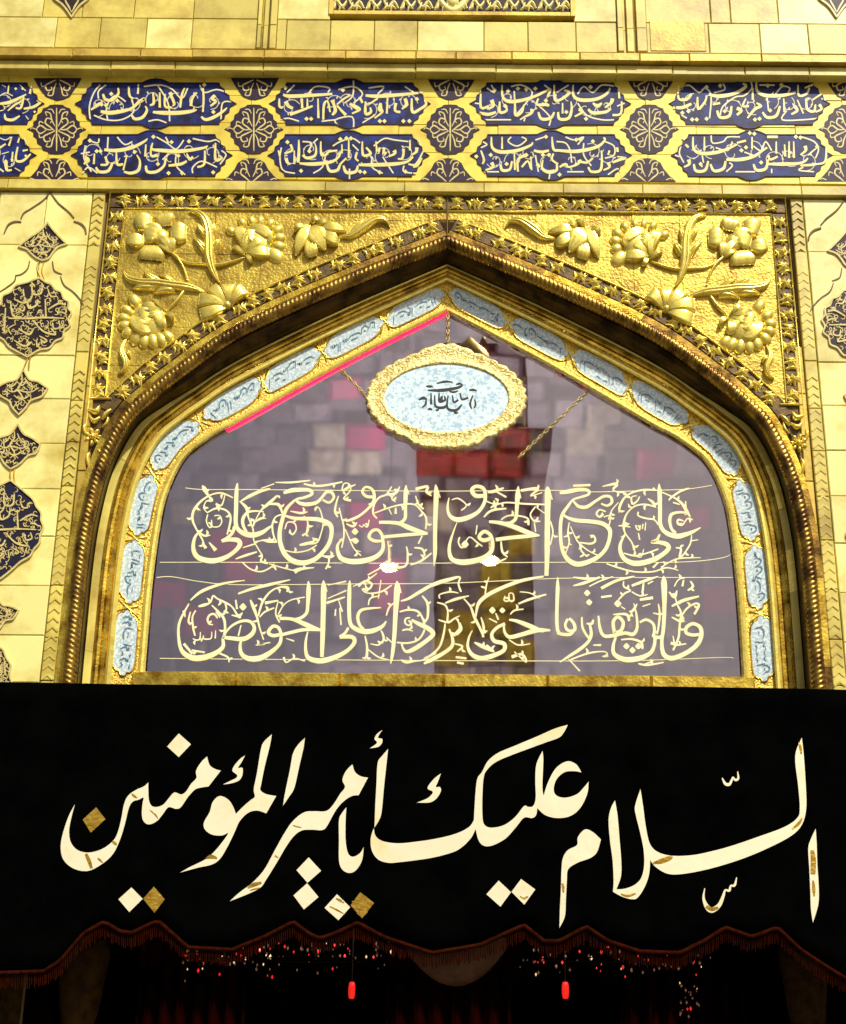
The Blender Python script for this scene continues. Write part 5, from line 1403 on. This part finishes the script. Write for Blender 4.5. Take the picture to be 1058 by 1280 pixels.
# mirror vault: rows of facets on a coved surface
vault = thing('mirror_vault', 'coved ceiling of grey mirror facets seen through the arch window', 'vault', (0, 2.5, 4.2))
path = [(3.0, 4.3), (2.98, 4.75), (2.95, 5.2), (2.92, 5.62), (2.85, 6.04), (2.72, 6.45), (2.5, 6.83), (2.22, 7.15), (1.88, 7.42), (1.5, 7.64), (1.1, 7.78), (.75, 7.84)]
path = catmull(path, sub=2)
bk = MB()
vs = [(x, y + .12, z + .10) for x in (-2.7, 2.7) for y, z in path]
n = len(path)
bk.add(vs, [(i, i + 1, n + i + 1, n + i) for i in range(n - 1)])
bk.build('backing', 'vault_plaster', vault)
rv = random.Random(3)
NC = 19
FPOS = [(345, 540, 20, 'pale_glint_facet'), (405, 566, 22, 'pale_glint_facet'), (460, 592, 20, 'pale_glint_facet'), (715, 562, 24, 'pale_glint_facet'), (828, 592, 22, 'pale_glint_facet'), (235, 640, 24, 'pale_glint_facet'), (770, 530, 20, 'pale_glint_facet'), (215, 800, 24, 'pale_glint_facet'), (860, 700, 22, 'pale_glint_facet'), (385, 585, 20, 'pale_glint_facet'), (255, 575, 18, 'pale_glint_facet'), (545, 640, 20, 'pale_glint_facet'), (560, 735, 24, 'pale_glint_facet'), (420, 760, 22, 'pale_glint_facet'), (640, 720, 24, 'gold_glint_facet'), (670, 690, 24, 'gold_glint_facet'), (600, 790, 30, 'gold_glint_facet'), (640, 800, 30, 'gold_glint_facet'), (560, 800, 30, 'gold_glint_facet'), (620, 740, 26, 'gold_glint_facet'),
 (270, 695, 26, 'pink_glow_facet'), (320, 715, 26, 'pink_glow_facet'), (405, 497, 20, 'pink_glow_facet'), (460, 545, 20, 'pink_glow_facet'), (755, 590, 20, 'pink_glow_facet'), (825, 575, 18, 'pink_glow_facet'), (870, 655, 22, 'pink_glow_facet'), (215, 760, 22, 'pink_glow_facet'), (475, 735, 24, 'pink_glow_facet'), (900, 760, 22, 'pink_glow_facet'), (700, 600, 20, 'pink_glow_facet'), (645, 545, 22, 'red_glint_facet'), (540, 590, 26, 'red_glint_facet'), (590, 590, 24, 'red_glint_facet'), (540, 690, 24, 'red_glint_facet'), (640, 580, 24, 'red_glint_facet'), (660, 640, 24, 'red_glint_facet'), (720, 785, 34, 'pale_glint_facet'), (780, 800, 36, 'pale_glint_facet'), (840, 790, 34, 'pale_glint_facet'), (700, 740, 26, 'pale_glint_facet'), (880, 820, 30, 'pale_glint_facet'), (690, 770, 20, 'pink_glow_facet'), (300, 690, 30, 'pink_glow_facet'), (235, 770, 26, 'pink_glow_facet'), (380, 650, 22, 'pink_glow_facet'), (470, 650, 22, 'pink_glow_facet'), (790, 640, 20, 'pink_glow_facet'), (440, 480, 20, 'pink_glow_facet'), (720, 480, 20, 'pink_glow_facet')]
for r in range(n - 1):
    (ya, za), (yb, zb_) = path[r], path[r + 1]
    row_off = rv.uniform(-.5, .5)
    for c in range(NC):
        w = 5.4 / NC
        cx = -2.7 + w * (c + .5 + row_off)
        if cx > 2.62:
            continue
        cx += rv.uniform(-.015, .015)
        ctr = Vector((cx, (ya + yb) / 2, (za + zb_) / 2))
        up = Vector((0, yb - ya, zb_ - za)); L = up.length; up.normalize()
        rt = Vector((1, 0, 0))
        nrm = rt.cross(up)
        if nrm.y > 0:
            nrm = -nrm
        nrm = (nrm + rt * rv.uniform(-.28, .28) + up * rv.uniform(-.28, .24)).normalized()
        rt2 = up.cross(nrm).normalized(); up2 = nrm.cross(rt2).normalized()
        hw, hh = w * rv.uniform(.40, .58), L * rv.uniform(.42, .64)
        ctr = ctr + nrm * rv.uniform(-.01, .02)
        mb = MB()
        q = [ctr + rt2 * sx * hw + up2 * sy * hh for sx, sy in ((-1, -1), (1, -1), (1, 1), (-1, 1))]
        q2 = [ctr + rt2 * sx * hw * .8 + up2 * sy * hh * .8 + nrm * .03 for sx, sy in ((-1, -1), (1, -1), (1, 1), (-1, 1))]
        mb.add(q + q2, [(4, 5, 6, 7), (0, 1, 5, 4), (1, 2, 6, 5), (2, 3, 7, 6), (3, 0, 4, 7)])
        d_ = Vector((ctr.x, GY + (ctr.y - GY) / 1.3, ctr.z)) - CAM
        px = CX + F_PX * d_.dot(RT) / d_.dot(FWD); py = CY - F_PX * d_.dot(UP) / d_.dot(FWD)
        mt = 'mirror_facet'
        for fx, fy_, fr2, fm in FPOS:  # facets at these spots carry glow and reflections as painted colour
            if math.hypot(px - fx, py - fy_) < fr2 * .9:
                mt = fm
        if mt == 'mirror_facet' and rv.random() < .10:
            continue
        mb.build('mirror_facet', mt, vault)
# neon tube along the left slope of the arch
led = MB()
tube(led, [vis(i, -.014, .385, -.016) for i in range(int(SUB * 7.0), NU, 2)], .020, 8)
tag(led.build('neon_strip', 'pink_lamp'), 'glowing magenta neon strip along the left slope of the window arch', 'neon light')
# two white bowl lamps hanging behind the glass
for px, py, lab in ((487, 711, 'white glowing bowl lamp behind the lettering left of the window centre'), (613, 703, 'white glowing bowl lamp behind the lettering right of the window centre')):
    p = P(px, py, 1.2)
    p.y = GY + (p.y - GY) * 1.3
    t = thing('bowl_lamp', lab, 'lamp', tuple(p), 'bowl lamps behind the glass')
    mb = MB(); lathe(mb, [(.015, p.z - .016), (.03, p.z - .012), (.044, p.z - .004), (.05, p.z + .005), (.046, p.z + .008)], p.x, p.y, 20); mb.build('bowl', 'lamp_glass', t)
    mb = MB(); tube(mb, [p + Vector((0, 0, .02)), p + Vector((-.005, 0, .5)), p + Vector((-.005, .3, 2.0))], .005, 6); mb.build('rod', 'gold_dark', t)
# ---- doorway below the gallery floor
door = MB()
box(door, -2.36, -2.2, .05, 1.4, 0, 3.95)
box(door, 2.2, 2.36, .05, 1.4, 0, 3.95)
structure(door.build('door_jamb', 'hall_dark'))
# gilded posts flanking the doorway
for px, lab, x_off in ((100, 'gilded carved post in the shade under the left end of the banner', 0), (1010, 'gilded carved post in the shade under the right end of the banner', 0)):
    p = P(px, 1240, .12)
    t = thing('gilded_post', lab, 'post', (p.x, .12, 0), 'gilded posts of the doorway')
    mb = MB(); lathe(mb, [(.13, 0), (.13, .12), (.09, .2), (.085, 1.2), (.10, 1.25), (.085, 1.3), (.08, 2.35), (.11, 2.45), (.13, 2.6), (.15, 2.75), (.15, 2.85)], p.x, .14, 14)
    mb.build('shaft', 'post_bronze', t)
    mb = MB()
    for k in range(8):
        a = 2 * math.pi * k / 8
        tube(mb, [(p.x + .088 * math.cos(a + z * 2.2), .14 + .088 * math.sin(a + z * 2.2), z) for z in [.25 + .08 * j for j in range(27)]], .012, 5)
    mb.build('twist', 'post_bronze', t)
# red curtains and door frame inside
for x0, x1, lab in ((-1.95, -1.25, 'dark red curtain hanging at the left of the doorway'), (1.15, 1.95, 'dark red curtain hanging at the right of the doorway'), (-.35, .45, 'dark red curtain hanging in the middle of the doorway')):
    mb = MB(); vs, fs = [], []
    nn = 40
    for k in range(nn + 1):
        x = x0 + (x1 - x0) * k / nn
        y = 1.3 + .05 * math.sin(k * 1.05) + .02 * math.sin(k * .37)
        vs += [(x, y, .05), (x, y - .03, 2.0), (x, y, 3.4)]
    for k in range(nn):
        for r in range(2):
            fs.append((k * 3 + r, k * 3 + r + 1, k * 3 + r + 4, k * 3 + r + 3))
    mb.add(vs, fs, True)
    o = mb.build('curtain', 'curtain_red'); tag(o, lab, 'curtain', 'dark red curtains in the doorway')
    o.modifiers.new('thickness', 'SOLIDIFY').thickness = .01
lint = MB(); box(lint, -2.19, 2.19, 1.25, 1.45, P(560, 1222, 1.25).z - .04, P(560, 1212, 1.25).z, .01)
box(lint, -2.19, 2.19, 1.46, 1.5, 0, 3.9)
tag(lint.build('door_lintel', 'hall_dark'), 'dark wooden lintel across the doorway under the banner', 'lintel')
# red lamps
for px, py, r_, lab in ((440, 1238, .021, 'small glowing red lamp in the doorway left of centre'), (707, 1238, .022, 'small glowing red lamp in the doorway right of centre')):
    p = P(px, py, .9)
    t = thing('red_lamp', lab, 'lamp', tuple(p), 'red lamps in the doorway')
    mb = MB(); lathe(mb, [(.012, p.z - .05), (r_ * .8, p.z - .045), (r_, p.z - .02), (r_, p.z + .02), (r_ * .8, p.z + .045), (.012, p.z + .05)], p.x, p.y, 12); mb.build('glass_shade', 'red_lamp', t)
    mb = MB(); tube(mb, [(p.x, p.y, p.z + .05), (p.x, p.y, p.z + .35), (p.x, p.y, p.z + .8)], .004, 5); mb.build('cord', 'iron', t)
# crystal chandeliers: strings of glints under the scallops
rc = random.Random(11)
for cx, spread, nn, lab, ztop in ((280, 55, 34, 'crystal chandelier with red glints left of the doorway centre', 1180), (395, 95, 60, 'crystal chandelier with warm bulbs under the banner left of centre', 1172),
                            (770, 120, 64, 'crystal chandelier with red and warm glints right of centre', 1182), (862, 12, 22, 'narrow string of red glints hanging at the right of the doorway', 1215)):
    p = P(cx, 1200, .75)
    t = thing('chandelier', lab, 'chandelier', tuple(p), 'crystal chandeliers in the doorway')
    mb = MB(); tube(mb, [p + Vector((math.cos(a) * spread * .0042, math.sin(a) * .12, 0)) for a in [2 * math.pi * k / 16 for k in range(17)]], .004, 5)
    mb.build('ring', 'hall_dark', t)
    mb = MB(); tube(mb, [p, p + Vector((0, 0, .5)), p + Vector((0, 0, .9))], .008, 5); mb.build('chain', 'iron', t)
    for k in range(nn):
        px = cx + rc.uniform(-spread, spread)
        py = ztop + abs(rc.gauss(0, 1)) * (14 if spread > 20 else 36) + rc.uniform(0, 18)
        q = P(px, py, .75 + rc.uniform(-.1, .1))
        r_ = rc.uniform(.003, .0085)
        kind = rc.random()
        b = MB()
        b.add([(q.x, q.y, q.z + r_ * 1.8), (q.x - r_, q.y - r_ * .4, q.z), (q.x + r_, q.y - r_ * .4, q.z), (q.x, q.y + r_, q.z), (q.x, q.y, q.z - r_ * 1.8)],
              [(0, 1, 2), (0, 2, 3), (0, 3, 1), (4, 2, 1), (4, 3, 2), (4, 1, 3)])
        b.build('crystal' if kind > .42 else 'bulb', 'crystal' if kind > .42 else ('red_lamp' if kind > .16 else 'warm_bulb'), t)
# gathered pale drape bowl in the middle, under the banner
p = P(570, 1200, .55)
mb = MB(); vs, fs = [], []
for i in range(13):
    for j in range(9):
        u, v = -1 + 2 * i / 12, j / 8
        px = 570 + 62 * u
        py = 1172 + 60 * v * (1 - .75 * u * u)
        q = P(px, py, .55)
        vs.append((q.x, q.y - .10 * (1 - u * u) * math.sin(v * 3.1) - .012 * math.sin(i * 2.1 + v * 3), q.z))
for i in range(12):
    for j in range(8):
        a = i * 9 + j
        fs.append((a, a + 9, a + 10, a + 1))
mb.add(vs, fs, True)
mat('drape', (0.13, 0.06, 0.02), .7, 0.0, col2=(.07, .02, .01), scale=8)
o = mb.build('swag_drape', 'drape'); tag(o, 'brown gathered swag hanging at the centre under the banner', 'drape')
o.modifiers.new('thickness', 'SOLIDIFY').thickness = .008

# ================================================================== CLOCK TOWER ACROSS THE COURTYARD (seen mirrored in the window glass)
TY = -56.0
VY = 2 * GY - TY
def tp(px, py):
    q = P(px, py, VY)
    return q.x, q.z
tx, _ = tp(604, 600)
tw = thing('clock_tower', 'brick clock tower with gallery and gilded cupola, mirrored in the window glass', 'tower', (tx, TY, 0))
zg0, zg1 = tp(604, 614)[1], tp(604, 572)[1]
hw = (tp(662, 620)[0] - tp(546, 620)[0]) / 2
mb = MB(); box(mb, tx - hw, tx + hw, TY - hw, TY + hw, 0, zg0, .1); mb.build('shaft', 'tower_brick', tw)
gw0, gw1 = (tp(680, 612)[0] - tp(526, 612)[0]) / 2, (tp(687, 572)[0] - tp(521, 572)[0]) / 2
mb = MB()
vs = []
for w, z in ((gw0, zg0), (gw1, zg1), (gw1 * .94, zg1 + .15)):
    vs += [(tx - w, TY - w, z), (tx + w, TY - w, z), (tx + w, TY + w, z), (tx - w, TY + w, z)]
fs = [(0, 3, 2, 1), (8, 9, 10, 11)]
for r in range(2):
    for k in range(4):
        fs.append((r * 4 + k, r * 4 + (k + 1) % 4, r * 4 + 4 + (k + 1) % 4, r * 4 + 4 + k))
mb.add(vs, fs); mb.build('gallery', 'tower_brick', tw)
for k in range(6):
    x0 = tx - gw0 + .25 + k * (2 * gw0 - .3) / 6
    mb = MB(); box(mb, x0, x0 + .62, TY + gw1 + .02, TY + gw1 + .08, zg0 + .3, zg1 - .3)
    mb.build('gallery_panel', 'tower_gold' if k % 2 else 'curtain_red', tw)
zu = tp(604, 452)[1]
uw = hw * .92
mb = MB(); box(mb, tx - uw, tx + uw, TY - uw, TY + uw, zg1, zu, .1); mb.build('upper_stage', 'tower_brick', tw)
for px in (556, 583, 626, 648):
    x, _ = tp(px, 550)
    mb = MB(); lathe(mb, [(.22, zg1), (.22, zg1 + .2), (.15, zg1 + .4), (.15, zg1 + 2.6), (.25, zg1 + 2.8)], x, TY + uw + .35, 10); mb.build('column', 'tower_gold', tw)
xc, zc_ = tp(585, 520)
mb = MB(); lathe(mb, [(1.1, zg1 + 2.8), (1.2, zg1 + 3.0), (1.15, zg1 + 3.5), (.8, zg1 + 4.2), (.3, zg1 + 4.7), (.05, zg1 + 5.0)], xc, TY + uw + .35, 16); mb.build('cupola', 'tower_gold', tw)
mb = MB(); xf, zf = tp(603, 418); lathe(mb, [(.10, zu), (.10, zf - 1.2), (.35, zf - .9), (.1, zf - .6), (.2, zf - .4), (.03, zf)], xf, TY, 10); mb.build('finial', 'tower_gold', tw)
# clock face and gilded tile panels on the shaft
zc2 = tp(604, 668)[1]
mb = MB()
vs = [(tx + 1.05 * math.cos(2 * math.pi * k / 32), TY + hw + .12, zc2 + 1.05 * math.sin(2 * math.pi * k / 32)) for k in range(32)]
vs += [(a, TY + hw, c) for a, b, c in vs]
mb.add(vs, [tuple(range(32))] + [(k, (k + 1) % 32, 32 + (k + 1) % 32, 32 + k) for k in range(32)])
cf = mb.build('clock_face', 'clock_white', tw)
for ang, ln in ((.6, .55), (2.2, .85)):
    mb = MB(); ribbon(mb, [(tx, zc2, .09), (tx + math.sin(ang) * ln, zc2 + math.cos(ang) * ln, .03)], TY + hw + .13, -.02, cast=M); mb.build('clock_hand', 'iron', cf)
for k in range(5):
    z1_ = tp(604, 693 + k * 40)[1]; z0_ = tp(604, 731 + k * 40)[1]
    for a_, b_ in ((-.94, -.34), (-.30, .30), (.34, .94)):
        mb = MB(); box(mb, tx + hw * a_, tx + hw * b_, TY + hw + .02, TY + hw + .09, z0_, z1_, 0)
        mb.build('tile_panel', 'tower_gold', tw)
